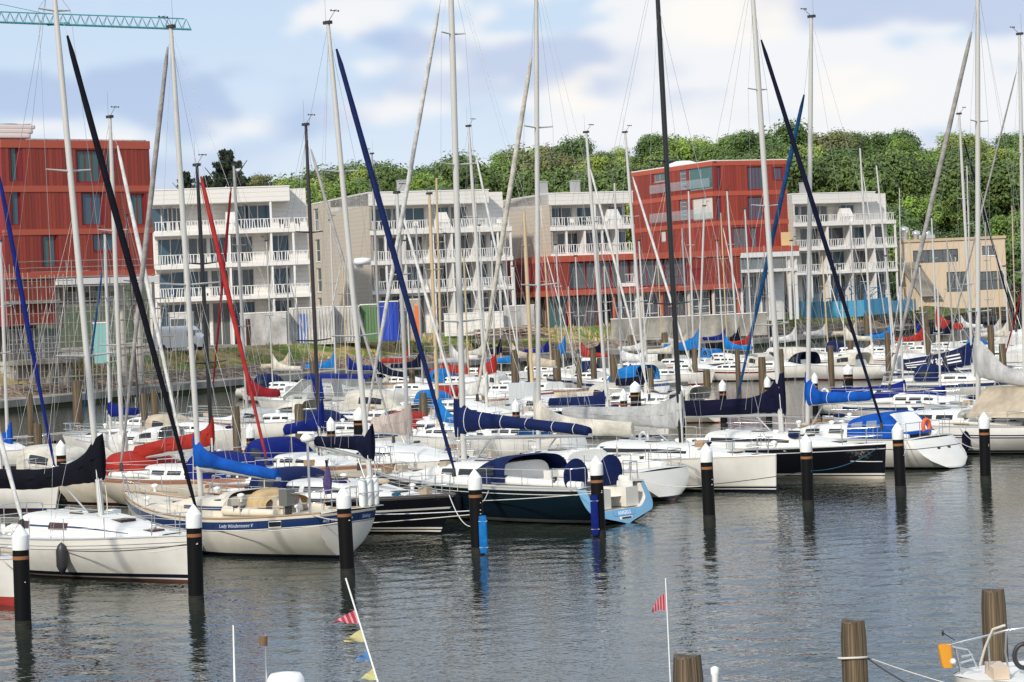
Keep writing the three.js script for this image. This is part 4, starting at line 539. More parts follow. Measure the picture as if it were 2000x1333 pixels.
  // ---- boom and sail cover: stations [px, top, bottom] along the boom ----
  const cover = (st, m, nm, tz = .16, label) => { const N = st.map(([x, t, b]) => { const p = ax(x, (t + b) / 2), u = ax(x, t)[1], v = ax(x, b)[1]; return [p[0], u, v]; }); const n = 8 * (N.length - 1), rr = rng(Math.round(st[0][0]));
    const it = q => { const x = q * (N.length - 1), k = Math.min(N.length - 2, Math.floor(x)), f = x - k, P0 = N[Math.max(0, k - 1)], P1 = N[k], P2 = N[k + 1], P3 = N[Math.min(N.length - 1, k + 2)]; return [0, 1, 2].map(c => .5 * (2 * P1[c] + (P2[c] - P0[c]) * f + (2 * P0[c] - 5 * P1[c] + 4 * P2[c] - P3[c]) * f * f + (3 * P1[c] - P0[c] - 3 * P2[c] + P3[c]) * f * f * f)); };
    const ph = rr() * 20, ntie = Math.max(3, Math.round(Math.abs(N[N.length - 1][0] - N[0][0]) / .7)); if (S.ties) for (let k = 1; k < ntie; k++) { const v = k / ntie, [x, yt, yb] = it(v), h = (yt - yb) / 2, yc = (yt + yb) / 2, pts = []; if (v < .25) continue; for (let e = 0; e <= 14; e++) { const q = e / 14 * 6.2832, sn = Math.sin(q); pts.push([x, yc + (h + .012) * Math.sign(sn) * Math.pow(Math.abs(sn), .8), (tz * (1 - .25 * v) + .014) * Math.cos(q) * (sn > 0 ? 1 - .45 * sn : 1)]); } mk().path(pts, .012, 5, false).build('cover_tie', S.tieM ?? M.whitewire, g); } mk().grid(20, n + 2, (u, vr) => { const j = Math.round(vr * (n + 2)), v = clamp((j - 1) / n), cap = j === 0 || j === n + 2 ? .02 : 1; const [x, yt, yb] = it(v), h = (yt - yb) / 2 * (cap < 1 ? .9 : 1), yc = (yt + yb) / 2, f = u * 2 * Math.PI, thick = tz * lerp(.45, 1, smooth(v * 5)) * (1 - .25 * v) * cap; const fold = 1 + .15 * (fbm(v * 14 + ph, u * 5, 2, 4) - .5) * 2 + .08 * Math.sin(v * 46 + u * 9 + ph), sag = .06 * Math.abs(Math.sin(v * Math.PI * ntie)) - .02; const cs = Math.cos(f), sn = Math.sin(f); return [x + .05 * (fbm(v * 7, u * 6, ph, 2) - .5), yc + h * (sn > 0 ? Math.pow(sn, .8) * (1 - sag * .5) : -Math.pow(-sn, .8) * (1 + sag)) + .02 * (fbm(v * 20, ph, u * 3, 3) - .5), thick * fold * cs * (sn > 0 ? 1 - .45 * sn : 1)]; }, { us: 1, vs: 3, wrap: true }).build(nm, m, g, label); };
  if (S.cover) { cover(S.cover, M[S.coverM], 'sail_cover', S.coverT, S.coverLabel); const l = S.cover[S.cover.length - 1], f0 = S.cover[0], p = ax(f0[0], f0[2]), q = ax(l[0], l[2]); mk().cyl([p[0], p[1] + .02, 0], [q[0] + (q[0] < p[0] ? -.12 : .12), q[1] + .02, 0], .06, .06, 8).build('boom', S.boomM ?? M.alu, g); if (det > 0) { stay([lerp(p[0], q[0], .85), lerp(p[1], q[1], .85), 0], at(clamp(lerp(p[0], q[0], .85) / L + .5, .03, .9), 0, 0), M.rope, 'mainsheet', .012); stay([q[0], q[1], 0], mp(.98), null, 'topping_lift'); for (const t of [.35, .6]) { stay([lerp(p[0], q[0], t), lerp(p[1], q[1], t) + .25, .18], mp(.55), M.whitewire, 'lazy_line', wr * .8); } stay([lerp(p[0], q[0], .28), lerp(p[1], q[1], .28), 0], [base[0] + (q[0] < p[0] ? -.1 : .1), base[1] + .12, 0], M.alu, 'kicker', .035); } }
  }
  // ---- rails ----
  if (det > 0) {
    const n = S.stan ?? Math.round(L / 1.9), top = .58; for (const sd of [1, -1]) { const pts = []; for (let k = 0; k <= n; k++) { const s = lerp(.1, .88, k / n), p = hp(s, sheer(s), sd); pts.push([p[0], p[1], p[2] - sd * .06]); if (det > 1 && k > 0 && k < n) mk().cyl([p[0], p[1], p[2] - sd * .06], [p[0], p[1] + top, p[2] - sd * .06], .013, .013, 5).build('stanchion', M.steel, g); }
      for (const h of [top, top * .52]) mk().path(pts.map(p => [p[0], p[1] + h, p[2]]), .006, 4, false).build('lifeline', M.whitewire, g); }
    const bow = []; for (let k = 0; k <= 12; k++) { const q = k / 12 * 2 - 1, s = lerp(.985, .88, Math.abs(q) ** 1.5), p = hp(s, sheer(s), Math.sign(q) || 1); bow.push([p[0] + .05, p[1] + .62, Math.sign(q) * Math.max(.0, Math.abs(p[2]) - .04)]); }
    const pu = mk(); pu.path(bow, .016, 6); for (const k of [0, 3, 9, 12]) pu.cyl([bow[k][0] - .05, bow[k][1] - .62, bow[k][2]], bow[k], .015, .015, 5); pu.path(bow.map(p => [p[0], p[1] - .3, p[2]]), .012, 5); pu.build('pulpit', M.steel, g);
    const st = []; for (let k = 0; k <= 14; k++) { const q = k / 14 * 2 - 1, s = lerp(.012, .11, smooth((Math.abs(q) - .6) / .4)), w = half(s); const p = at(s, 0); st.push([p[0], p[1] + .62, clamp(q * 1.6, -1, 1) * (w - .06)]); } if (S.openStern) for (const ks of [[0, 2, 4], [10, 12, 14]]) { const ps = mk(); ps.path(st.slice(ks[0], ks[2] + 1), .016, 6); for (const k of ks) ps.cyl([st[k][0], st[k][1] - .62, st[k][2]], st[k], .015, .015, 5); ps.build('pushpit', M.steel, g); } else { const ps = mk(); ps.path(st, .016, 6).path(st.map(p => [p[0], p[1] - .3, p[2]]), .012, 5); for (const k of [0, 2, 5, 9, 12, 14]) ps.cyl([st[k][0], st[k][1] - .62, st[k][2]], st[k], .015, .015, 5); ps.build('pushpit', M.steel, g); }
  }
  // ---- sprayhood: arched cloth over the companionway, clear front panes ----
  if (S.hood) { const { s0 = ck[1] - .07, s1 = ck[1] + .08, w = .62, h = .85, m = 'navy', pane = true } = S.hood; const a0 = at(s0, 0), a1 = at(s1, 0), wd = half((s0 + s1) / 2) * w, y0 = a0[1] + .12;
    const hpnt = (t, f, out = 0) => { const x = lerp(a1[0], a0[0], t), hh = h * Math.pow(1 - Math.pow(1 - Math.min(1, t * 1.15), 2.4), .6) * (1 - .06 * t), c = Math.cos(f), q = Math.sin(f); return [x + .12 * t * q, y0 + (hh + out) * Math.pow(Math.max(0, q), .6), -(wd + out) * Math.sign(c) * Math.pow(Math.abs(c), .5)]; };
    mk().grid(24, 10, (u, v) => hpnt(lerp(.0, 1, v), u * Math.PI), { us: 2, vs: 1 }).build('sprayhood', M[m], g); if (pane) for (const sd of [1, -1]) mk().grid(5, 4, (u, v) => { const p = hpnt(lerp(.3, .72, sd > 0 ? 1 - u : u), Math.PI - lerp(.12, .5, v), .012); return [p[0], p[1], sd * Math.abs(p[2])]; }).build('sprayhood_window', M.glass, g); }
  // ---- loose gear on deck ----
  if (det > 0) { const r = rng(Math.round(L * 100 + o.x * 13)), ng = det > 1 ? 13 : 5; for (let k = 0; k < ng; k++) { const s = .12 + .8 * r(), z = (r() - .5) * 1.5 * half(s), p = at(s, z, .05), e = Math.floor(r() * 5);
      const y = p[1] + (S.cab !== false && s > ck[1] && s < .78 && Math.abs(z) < half(s) * .55 ? .34 : s < ck[1] && s > ck[0] && Math.abs(z) < half(s) * cwid ? -.25 : 0);
      if (e === 0) mk().path(Array.from({ length: 26 }, (_, i) => [p[0] + (.12 + .02 * Math.sin(i * 3)) * Math.cos(i * .75), y + .01 + i * .003, z + (.12 + .02 * Math.sin(i * 3)) * Math.sin(i * .75)]), .016, 5).build('rope_coil', r() < .4 ? M.bluerope : r() < .5 ? M.rope : M.darkrope, g);
      else if (e === 1) mk().lathe(p[0], z, [[.05, y], [.06, y + .12], [.11, y + .16], [.11, y + .22], [.03, y + .25], [.01, y + .25]], 10).build('deck_vent', M.plastic, g);
      else if (e === 2) mk().ball(p[0], y + .07, z, .22 + .18 * r(), .09, .13, 12, 8).build('sail_bag', [M.dkblue, M.whitecloth, M.greycloth, M.sand][Math.floor(r() * 4)], g);
      else if (e === 3) mk().cyl([p[0] - .7, y + .05, z], [p[0] + .7, y + .06, z + .06], .022, .018, 6).build('boat_hook', r() < .5 ? M.teak : M.alu, g);
      else mk().box(p[0] - .18, y, z - .12, p[0] + .18, y + .22, z + .12).build('deck_box', [M.plastic, M.teak, M.fitting, M.sand][Math.floor(r() * 4)], g); }
    if (S.mast) for (const dz of [-.1, .1, .06]) { const q = mp(0), w = mp(.12); mk().path([[q[0] + .12, q[1] + .1, dz], [lerp(q[0], w[0], .5) + .14, lerp(q[1], w[1], .5), dz * 1.3], [w[0] + .1, w[1], dz]], .014, 5).build('halyard', [M.rope, M.bluerope, M.whitewire][Math.round((dz + .1) * 10) % 3], g); }
    const hb = at(.09, near * (half(.09) - .08)); if (S.ring !== false && r() < .3) mk().path(Array.from({ length: 12 }, (_, k) => { const t = -.6 + k / 11 * 4.3; return [hb[0] + .2 * Math.cos(t), hb[1] + .38 + .22 * Math.sin(t), hb[2]]; }), .06, 7).build('lifebuoy', r() < .7 ? M.plastic : M.orange, g); }
  return { g, o, turn, hp, sheer, half, at, ax, pt, near, L, mp, B, dir };
}
// canvas patch that follows the hull side: lettering painted on a stripe
function hullText(b, s0, s1, y0, y1, text, bg, fg, font) { const sd = b.near, flip = true; const t = canvasTex(1024, 128, (c, w, h) => { c.fillStyle = bg; c.fillRect(0, 0, w, h); c.fillStyle = fg; c.font = font; c.textAlign = 'center'; c.textBaseline = 'middle'; c.fillText(text, w / 2, h / 2); }); const m = mk(); m.grid(14, 3, (u, v) => { const s = lerp(s0, s1, b.dir > 0 ? u : u); return b.hp(s, lerp(b.sheer(s) + y0, b.sheer(s) + y1, v), sd, .008); }); m.build('boat_name', mat([1, 1, 1], .35, { map: t, side: THREE.DoubleSide }), b.g); }
const bandSet = { navyBoot: (m = M.white, bot = M.brownbottom) => [[['w', .06], bot, 'bottom_paint'], [['w', .16], M.navyhull, 'boot_stripe'], [['s', 0], m, 'hull']] };

// ---- front row, left to right ----
const FR = [];
FR[0] = sailboat({ label: 'white yacht with red waterline cut by the picture edge, bow behind the first pile', dir: 1, bow: [42, 1186], L: 10, rakeBow: .35, mast: [-330, -420, -225, 1010], furl: [-120, 420, 42, 1015, .085, 'whitecloth'], furlTop: [-300, -250], bands: [[['w', .05], M.redbottom, 'bottom_paint'], [['w', .2], M.redbottom, 'boot_stripe'], [['s', 0], M.white, 'hull']] });
FR[1] = sailboat({ label: 'white plumb-bowed yacht with dark mainsail cover and dark furled jib', dir: 1, bow: [398, 1140], L: 10.6, rakeBow: .12, fb: 1.22, fs: 1.0, mast: [98, -90, 196, 992], hound: .94, spreaders: [.30, .62, .9], furl: [131, 70, 382, 992, .085, 'black_cloth'], bands: [[['w', .05], M.brownbottom, 'bottom_paint'], [['w', .09], M.white, 'waterline'], [['w', .19], M.navyhull, 'boot_stripe'], [['s', -.24], M.white, 'hull'], [['s', -.225], M.darkrail, 'pin_stripe'], [['s', -.15], M.white, 'hull'], [['s', -.135], M.darkrail, 'pin_stripe'], [['s', -.06], M.white, 'hull'], [['s', 0], M.ivory, 'sheer_band']], rail: M.alu, winM: M.brownglass, windows: [[.0, .1], [.26, .4]], cabStripe: M.bluestripe, cab: { h: .6, s1: .88, w: .62 }, cover: [[201, 846, 938], [186, 858, 942], [165, 886, 944], [135, 905, 948], [95, 915, 953], [50, 917, 957], [-10, 916, 954], [-80, 916, 950]], coverM: 'black_cloth', coverT: .2 });
FR[2] = sailboat({ label: 'ivory cruising yacht with blue name stripe, blue sail cover and stern towards the water', dir: -1, stern: [672, 1090], L: 10.3, tw: .62, rakeStern: -.25, rakeBow: 1.1, fb: 1.5, fs: 1.3, spring: .3, mast: [333, 52, 392, 968], mr: .085, spreaders: [.46], sprL: 1.1, furl: [327, 92, 236, 905, .075, 'furlgrey'], deck: M.deckcream, cockpit: [.16, .36], bands: [[['w', .04], M.bluebottom, 'bottom_paint'], [['w', .1], M.bluestripe, 'boot_stripe'], [['s', -.33], M.ivory, 'hull'], [['s', -.315], M.bluestripe, 'pin_stripe'], [['s', -.29], M.ivory, 'hull'], [['s', -.07], M.bluestripe, 'name_stripe'], [['s', 0], M.cream, 'sheer_band']], rail: M.teak, cab: { s0: .38, s1: .76, h: .55, w: .68 }, winM: M.bluestripe, windows: [[.0, .5, .14, .34]], cover: [[379, 848, 916], [388, 862, 914], [404, 880, 913], [430, 893, 917], [470, 903, 926], [510, 911, 934], [541, 918, 938]], coverM: 'blue', coverT: .17, hood: { s0: .37, s1: .48, w: .6, h: .62, m: 'creamcloth' } });
FR[3] = sailboat({ label: 'black hulled yacht with white stripes, navy furled jib and radar on its mast', dir: 1, bow: [893, 1046], L: 10.8, rakeBow: .75, fb: 1.2, fs: .98, mast: [640, 44, 722, 930], mr: .085, spreaders: [.33, .68], hound: .98, radar: [694, 512], furl: [657, 96, 886, 915, .09, 'dkblue'], bands: [[['w', .05], M.black, 'bottom_paint'], [['w', .10], M.ivory, 'boot_stripe'], [['w', .14], M.black, 'hull_band'], [['w', .19], M.ivory, 'boot_stripe'], [['s', -.42], M.black, 'hull'], [['s', -.36], M.grey, 'side_stripe'], [['s', -.07], M.black, 'hull'], [['s', 0], M.darkrail, 'rubbing_strake']], rail: M.darkrail, cover: [[728, 828, 900], [716, 846, 898], [700, 852, 882], [660, 853, 876], [620, 852, 872]], coverM: 'navy', coverT: .2, hood: { m: 'dkblue', w: .74, h: .78, s0: .24, s1: .4 }, cab: { h: .52, s1: .84 } });
FR[4] = sailboat({ label: 'dark blue yacht with light blue open stern and two covered steering wheels', dir: -1, stern: [1222, 1022], L: 11.4, B: 3.7, tw: .82, rakeStern: .55, fb: 1.3, fs: 1.12, mast: [878, -110, 906, 895], mr: .1, spreaders: [.29, .585, .83], sprL: .95, hound: .96, furl: [858, 12, 700, 905, .07, 'whitecloth'], openStern: true, scoop: true, transomM: M.lightblue, cockpit: [-1, .36], cw: .6, bands: [[['w', .05], M.teal, 'bottom_paint'], [['w', .16], M.grey, 'boot_stripe'], [['s', -.17], M.teal, 'hull'], [['s', -.15], M.ivory, 'pin_stripe'], [['s', -.05], M.teal, 'hull'], [['s', 0], M.grey, 'sheer_band']], cover: [[889, 778, 858], [900, 782, 852], [920, 800, 843], [960, 808, 838], [1010, 815, 838], [1070, 822, 843], [1120, 827, 848], [1150, 834, 852]], coverM: 'dkblue', coverT: .19, hood: { m: 'dkblue', w: .78, h: .82, s0: .32, s1: .47 }, windows: [[.02, .16], [.19, .34], [.38, .5]], cab: { h: .66, s1: .86 } , pws: 5, ties: true });
FR[5] = sailboat({ label: 'white yacht with rounded white stern and cream sail cover beside the light blue stern', dir: -1, stern: [1312, 978], L: 10.6, tw: .74, rakeStern: .35, mast: [1047, -60, 1052, 868], spreaders: [.36, .68], furl: [1038, 112, 932, 770, .085, 'creamcloth'], bands: bandSet.navyBoot(M.white, M.brownbottom), cover: [[1044, 768, 838], [1056, 782, 840], [1080, 803, 845], [1120, 816, 850], [1170, 820, 852], [1234, 825, 853]], coverM: 'creamcloth', coverT: .18, cab: { h: .58 } });
FR[6] = sailboat({ label: 'pale grey plumb-bowed racing yacht with black mast and grey sail cover', dir: 1, bow: [1519, 962], L: 11.2, rakeBow: .06, fb: 1.25, fs: 1.05, mast: [1280, -90, 1331, 862], mastM: M.mastblack, mr: .095, hound: .9, forestay: [1500, 878], spreaders: [.3, .585], furlTop: [1290, 45], bands: [[['w', .07], M.navyhull, 'bottom_paint'], [['w', .11], M.white, 'waterline'], [['w', .17], M.navyhull, 'boot_stripe'], [['w', .2], M.grey, 'pin_stripe'], [['s', -.05], M.white, 'hull'], [['s', 0], M.cream, 'sheer_band']], windows: [[.05, .62, .2, .5]], cab: { h: .58, s1: .92, w: .62 }, cover: [[1333, 762, 836], [1318, 776, 838], [1290, 788, 836], [1240, 794, 832], [1180, 795, 826], [1102, 795, 816]], coverM: 'greycloth', coverT: .17, boomM: M.fitting });
FR[7] = sailboat({ label: 'black yacht with white waterline, navy boxy sail cover and black furled jib', dir: 1, bow: [1733, 936], L: 11.4, rakeBow: .1, fb: 1.22, fs: 1.02, mast: [1467, -60, 1527, 848], mr: .1, spreaders: [.25, .5, .745], hound: .93, furl: [1487, 78, 1722, 826, .085, 'navy'], bands: [[['w', .08], M.cream, 'bottom_paint'], [['w', .12], M.navyhull, 'hull_band'], [['w', .18], M.white, 'boot_stripe'], [['s', -.16], M.black, 'hull'], [['s', -.13], M.grey, 'side_stripe'], [['s', 0], M.black, 'hull']], windows: [[.05, .6, .2, .5]], cab: { h: .6, s1: .9, w: .62 }, cover: [[1533, 727, 812], [1520, 734, 808], [1500, 762, 806], [1470, 776, 808], [1420, 780, 812], [1338, 783, 815]], coverM: 'navy', coverT: .16 });
FR[8] = sailboat({ label: 'white yacht with broad sloping stern, bright blue cockpit tent and blue sail cover', dir: -1, stern: [1872, 915], L: 11, tw: .8, rakeStern: 1.15, fb: 1.25, fs: 1.1, mast: [1585, 32, 1578, 838], mr: .09, spreaders: [.44], sprL: .1, furl: [1571, 185, 1441, 775, .085, 'steelblue'], bands: [[['w', .05], M.navyhull, 'bottom_paint'], [['w', .1], M.grey, 'boot_stripe'], [['s', -.33], M.white, 'hull'], [['s', -.3], M.darkrail, 'pin_stripe'], [['s', 0], M.white, 'hull']], cover: [[1574, 726, 792], [1586, 745, 792], [1602, 764, 790], [1640, 766, 787], [1670, 766, 785], [1702, 763, 783]], coverM: 'blue', coverT: .2, cab: { h: .52 }, windows: [[.1, .25], [.35, .5]], pws: 4, ties: true });
FR[9] = sailboat({ label: 'white yacht with double blue stripes and grey sail cover at the picture edge', dir: -1, stern: [2075, 886], L: 11.5, mast: [1910, -40, 1911, 806], mr: .1, spreaders: [.25, .68], sprL: .8, furl: [1898, 62, 1738, 750, .095, 'furlgrey'], bands: [[['w', .06], M.bluebottom, 'bottom_paint'], [['w', .1], M.white, 'waterline'], [['w', .17], M.navyhull, 'boot_stripe'], [['s', -.42], M.white, 'hull'], [['s', -.37], M.bluestripe, 'side_stripe'], [['s', -.33], M.white, 'hull'], [['s', -.28], M.bluestripe, 'side_stripe'], [['s', 0], M.white, 'hull']], cover: [[1904, 660, 734], [1920, 668, 738], [1940, 690, 744], [1965, 715, 750], [2000, 726, 756], [2060, 735, 768]], coverM: 'greycloth', coverT: .2 });
FR[10] = sailboat({ label: 'yacht whose silver mast stands on the picture edge, hull outside the view', dir: -1, stern: [2230, 850], L: 11, mast: [1992, 66, 2003, 790], mastM: M.mast, furl: [1986, 140, 1846, 700, .04, 'furlgrey'] });

// ---- fittings of single boats in the front row ----
{ // dark blue yacht: open stern with white recess, wheels, name
  const b = FR[4], yi = .42, N = 24; const outer = u => { const q = u * 2 - 1, y = b.sheer(0) * Math.pow(Math.abs(q), 1.6) * 1 + (-.03) * (1 - Math.abs(q)), yy = clamp(y, -.03, b.sheer(0)), p = b.hp(0, yy, 1); const z = Math.abs(q) < .999 ? Math.sign(q) * p[2] * Math.min(1, Math.abs(q) * 2.2) : q * p[2]; return [p[0] - .12 * (1 - q * q), yy, z]; };
  const inner = u => { const q = u * 2 - 1, h = b.sheer(0), y = lerp(yi, h - .02, Math.pow(smooth((Math.abs(q) - .45) / .55), .8)), p = b.hp(0, y, 1); return [p[0] - .13 + .02, y, clamp(q * 1.55, -1, 1) * (p[2] * .80)]; };
  mk().grid(N * 2, 4, (u, v) => { const a = outer(1 - u), c = inner(1 - u); return [lerp(a[0], c[0], v) - .0, lerp(a[1], c[1], v), lerp(a[2], c[2], v)]; }).build('transom', M.lightblue, b.g, 'light blue stern panel');
  mk().grid(N * 2, 6, (u, v) => { const c = inner(u); return [c[0] + v * 1.3, c[1] + .02 * v, c[2] * (1 - .12 * v)]; }).build('stern_recess', M.white, b.g);
  const p = inner(.5); mk().box(p[0] + .75, yi + .02, -.75, p[0] + .8, yi + .36, .75).box(p[0] + .8, yi + .34, -.75, p[0] + 1.5, yi + .38, .75).build('boarding_step', M.white, b.g);
  for (const z of [-.62, .62]) mk().box(p[0] + .15, yi + .03, z - .28, p[0] + 1.2, yi + .62, z + .28).build('stern_locker', M.ivory, b.g);
  const tx = canvasTex(512, 96, (c, w, h) => { c.fillStyle = '#6f9fc9'; c.fillRect(0, 0, w, h); c.fillStyle = '#e8eef2'; c.font = 'bold 84px sans-serif'; c.textAlign = 'center'; c.textBaseline = 'middle'; c.fillText('ANGELI', w / 2, h / 2); });
  mk().grid(8, 1, (u, v) => { const q = lerp(-.5, .5, u), y = lerp(.24, .40, v), pp = b.hp(0, y, 1); return [pp[0] - .12 * (1 - q * q * .3) - .012, y, q * .95]; }).build('boat_name', mat([1, 1, 1], .4, { map: tx, side: THREE.DoubleSide }), b.g);
  mk().box(p[0] - .16, .12, -.26, p[0] - .10, .21, .26).build('exhaust_plate', M.plastic, b.g); mk().box(p[0] - .165, .14, -.2, p[0] - .161, .19, .2).build('plate_mark', M.fitting, b.g);
  for (const z of [-.78, .78]) { const x = -b.L / 2 + 1.25, y = b.sheer(.1) + .34; mk().ball(x, y, z, .1, .54, .54, 20, 12).build('wheel_cover', M.dkblue, b.g); mk().cyl([x + .1, b.sheer(.18) - .4, z], [x + .1, y, z], .07, .06, 8).build('wheel_pedestal', M.plastic, b.g); }
  mk().box(-b.L / 2 + 2.9, b.sheer(.25) - .42, -.18, -b.L / 2 + 3.2, b.sheer(.25) + .42, .18).build('console', M.white, b.g);
}
{ // ivory cruising yacht: names, radar pole, outboard, fender rack, awning
  const b = FR[2], sh = b.sheer(0); 
  hullText(b, .35, .19, -.27, -.09, 'Lady Windermere V', '#1c3462', '#dfe6ef', 'italic 84px serif'); { const w = mk(); w.grid(4, 2, (u, v) => { const s = lerp(.15, .115, u); return b.hp(s, b.sheer(s) + lerp(-.26, -.12, v), -1, .012); }); w.build('hull_port', M.glass, b.g); const q = [[.152, -.27], [.113, -.27], [.113, -.11], [.152, -.11], [.152, -.27]].map(([s, y]) => b.hp(s, b.sheer(s) + y, -1, .015)); mk().path(q, .014, 5).build('port_frame', M.plastic, b.g); }
  const tt = (z0, z1, text) => { const t = canvasTex(512, 96, (c, w, h) => { c.fillStyle = '#1c3462'; c.fillRect(0, 0, w, h); c.fillStyle = '#e6ecf4'; c.font = 'italic 62px serif'; c.textAlign = 'center'; c.textBaseline = 'middle'; c.fillText(text, w / 2, h / 2); }); mk().grid(8, 1, (u, v) => { const y = lerp(sh - .28, sh - .09, v), p = b.hp(0, y, 1), q = lerp(z0, z1, u); return [p[0] - .12 * (1 - q * q) - .01, y, q * p[2]]; }).build('boat_name', mat([1, 1, 1], .35, { map: t, side: THREE.DoubleSide }), b.g); };
  tt(-.9, .1, 'Lady Windermere V'); tt(.3, .9, 'Hamburg');
  const q0 = b.at(.06, -.75), px = q0[0]; mk().cyl([px, q0[1], -.75], [px, q0[1] + 2.0, -.75], .035, .035, 8).build('radar_pole', M.steel, b.g); mk().lathe(px, -.75, [[.02, q0[1] + 1.98], [.16, q0[1] + 2.0], [.2, q0[1] + 2.1], [.12, q0[1] + 2.2], [.01, q0[1] + 2.22]], 14).build('radar_dome', M.plastic, b.g); mk().box(px - .35, q0[1] + 2.22, -.8, px + .35, q0[1] + 2.27, -.7).build('antenna_bar', M.plastic, b.g);
  const r0 = b.at(.1, -1.15); mk().box(r0[0] - .15, r0[1] + .3, -1.3, r0[0] + .2, r0[1] + .75, -1.0).build('outboard_engine', mat([.14, .14, .13], .5), b.g); mk().box(r0[0] - .08, r0[1] - .1, -1.22, r0[0] + .06, r0[1] + .3, -1.08).build('outboard_leg', M.fitting, b.g);
  const f0 = b.at(.015, 1.05); for (let k = 0; k < 3; k++) mk().lathe(f0[0] - .05, .65 + k * .24, [[.01, f0[1] + .02], [.1, f0[1] + .1], [.115, f0[1] + .45], [.1, f0[1] + .82], [.01, f0[1] + .9]], 12).build('stowed_fender', M.plastic, b.g); const rk = mk(); for (const y of [.05, .45, .85]) rk.path([[f0[0] + .1, f0[1] + y, .5], [f0[0] - .2, f0[1] + y, .5], [f0[0] - .2, f0[1] + y, 1.28], [f0[0] + .1, f0[1] + y, 1.28]], .014, 5); rk.build('fender_rack', M.steel, b.g);
  const c0 = b.at(.3, 0), c1 = b.at(.44, 0); mk().grid(16, 8, (u, v) => { const x = lerp(c0[0] - .75, c0[0] + .1, v), f = u * Math.PI; return [x, c0[1] + .28 + .48 * Math.pow(Math.sin(f), .7) * (1 - .35 * (1 - v)), -.8 * Math.cos(f)]; }).build('cockpit_awning', M.tan, b.g);
  for (const z of [-.5, .5]) mk().grid(8, 6, (u, v) => { const f = u * Math.PI; return [c0[0] - .4 + .42 * Math.cos(f) * (1), c0[1] + .1 + v * .5 * Math.sin(f), z]; }).build('cockpit_backrest', M.pinkcloth, b.g);
  const fl = b.at(.12, .2); mk().cyl([fl[0], fl[1], .3], [fl[0] - .3, fl[1] + 1.5, .3], .016, .014, 5).build('flagstaff', M.teak, b.g); mk().grid(6, 10, (u, v) => [fl[0] - .3 + .05 * Math.sin(v * 7 + u * 4) + u * .14 * (1 - v * .2), fl[1] + 1.45 - v * .95, .3 + .1 * Math.sin(u * 6) * (.4 + v)]).build('furled_flag', cloth([.12, .09, .24]), b.g);
}
{ // white yacht with blue cockpit tent
  const b = FR[8], a0 = b.at(.0, 0), a1 = b.at(.34, 0), y0 = a0[1] + .05; const tp = (t, f, o = 0) => { const x = lerp(a1[0] + .3, a0[0] + .55, t), h = .95 * (1 - Math.pow(Math.max(0, (t - .62) / .38), 1.6) * .9) * (1 - .25 * Math.pow(1 - t, 3)), c = Math.cos(f), s = Math.sin(f); return [x, y0 + (h + o) * Math.pow(Math.max(0, s), .5), -(1.25 + o) * Math.sign(c) * Math.pow(Math.abs(c), .5)]; };
  mk().grid(24, 14, (u, v) => tp(v, u * Math.PI), { us: 3, vs: 3 }).build('cockpit_tent', M.blue, b.g); mk().grid(8, 6, (u, v) => tp(lerp(.7, .97, v), lerp(Math.PI * .62, Math.PI * .38, u), .012)).build('tent_window', M.plastic, b.g); for (const [t0, t1] of [[.08, .3], [.38, .58]]) mk().grid(5, 3, (u, v) => { const p = tp(lerp(t0, t1, u), Math.PI - lerp(.5, .2, v), .012); return [p[0], p[1], -Math.abs(p[2])]; }).build('tent_window', M.clear, b.g);
  const hb = b.at(.04, -.9); mk().path(Array.from({ length: 13 }, (_, k) => { const t = -.6 + k / 12 * 4.4; return [hb[0] - .1, hb[1] + .45 + .24 * Math.sin(t), -.2 + .2 * Math.cos(t)]; }), .075, 8).build('lifebuoy', M.orange, b.g);
  const nm = canvasTex(256, 96, (c, w, h) => { c.fillStyle = '#e2e0da'; c.fillRect(0, 0, w, h); c.fillStyle = '#9a9890'; c.font = 'italic 72px serif'; c.textAlign = 'center'; c.textBaseline = 'middle'; c.fillText('Celia', w / 2, h / 2); });
  const sh = b.sheer(0); for (const z of [-.3, .35]) mk().box(b.hp(0, .75, 1)[0] - .16, .7, z, b.hp(0, .75, 1)[0] - .1, .78, z + .14).build('stern_cleat', M.fitting, b.g);
}
{ // tent over the boom of the yacht at the right edge
  const b = FR[9], p = b.ax(1960, 752), q = b.ax(2050, 768); mk().grid(10, 8, (u, v) => { const x = lerp(p[0] + .8, q[0] - 1, u), s = v * 2 - 1; return [x, p[1] - Math.abs(s) * 1.15 - .05, s * 1.5]; }).build('boom_tent', M.sand, b.g);
}
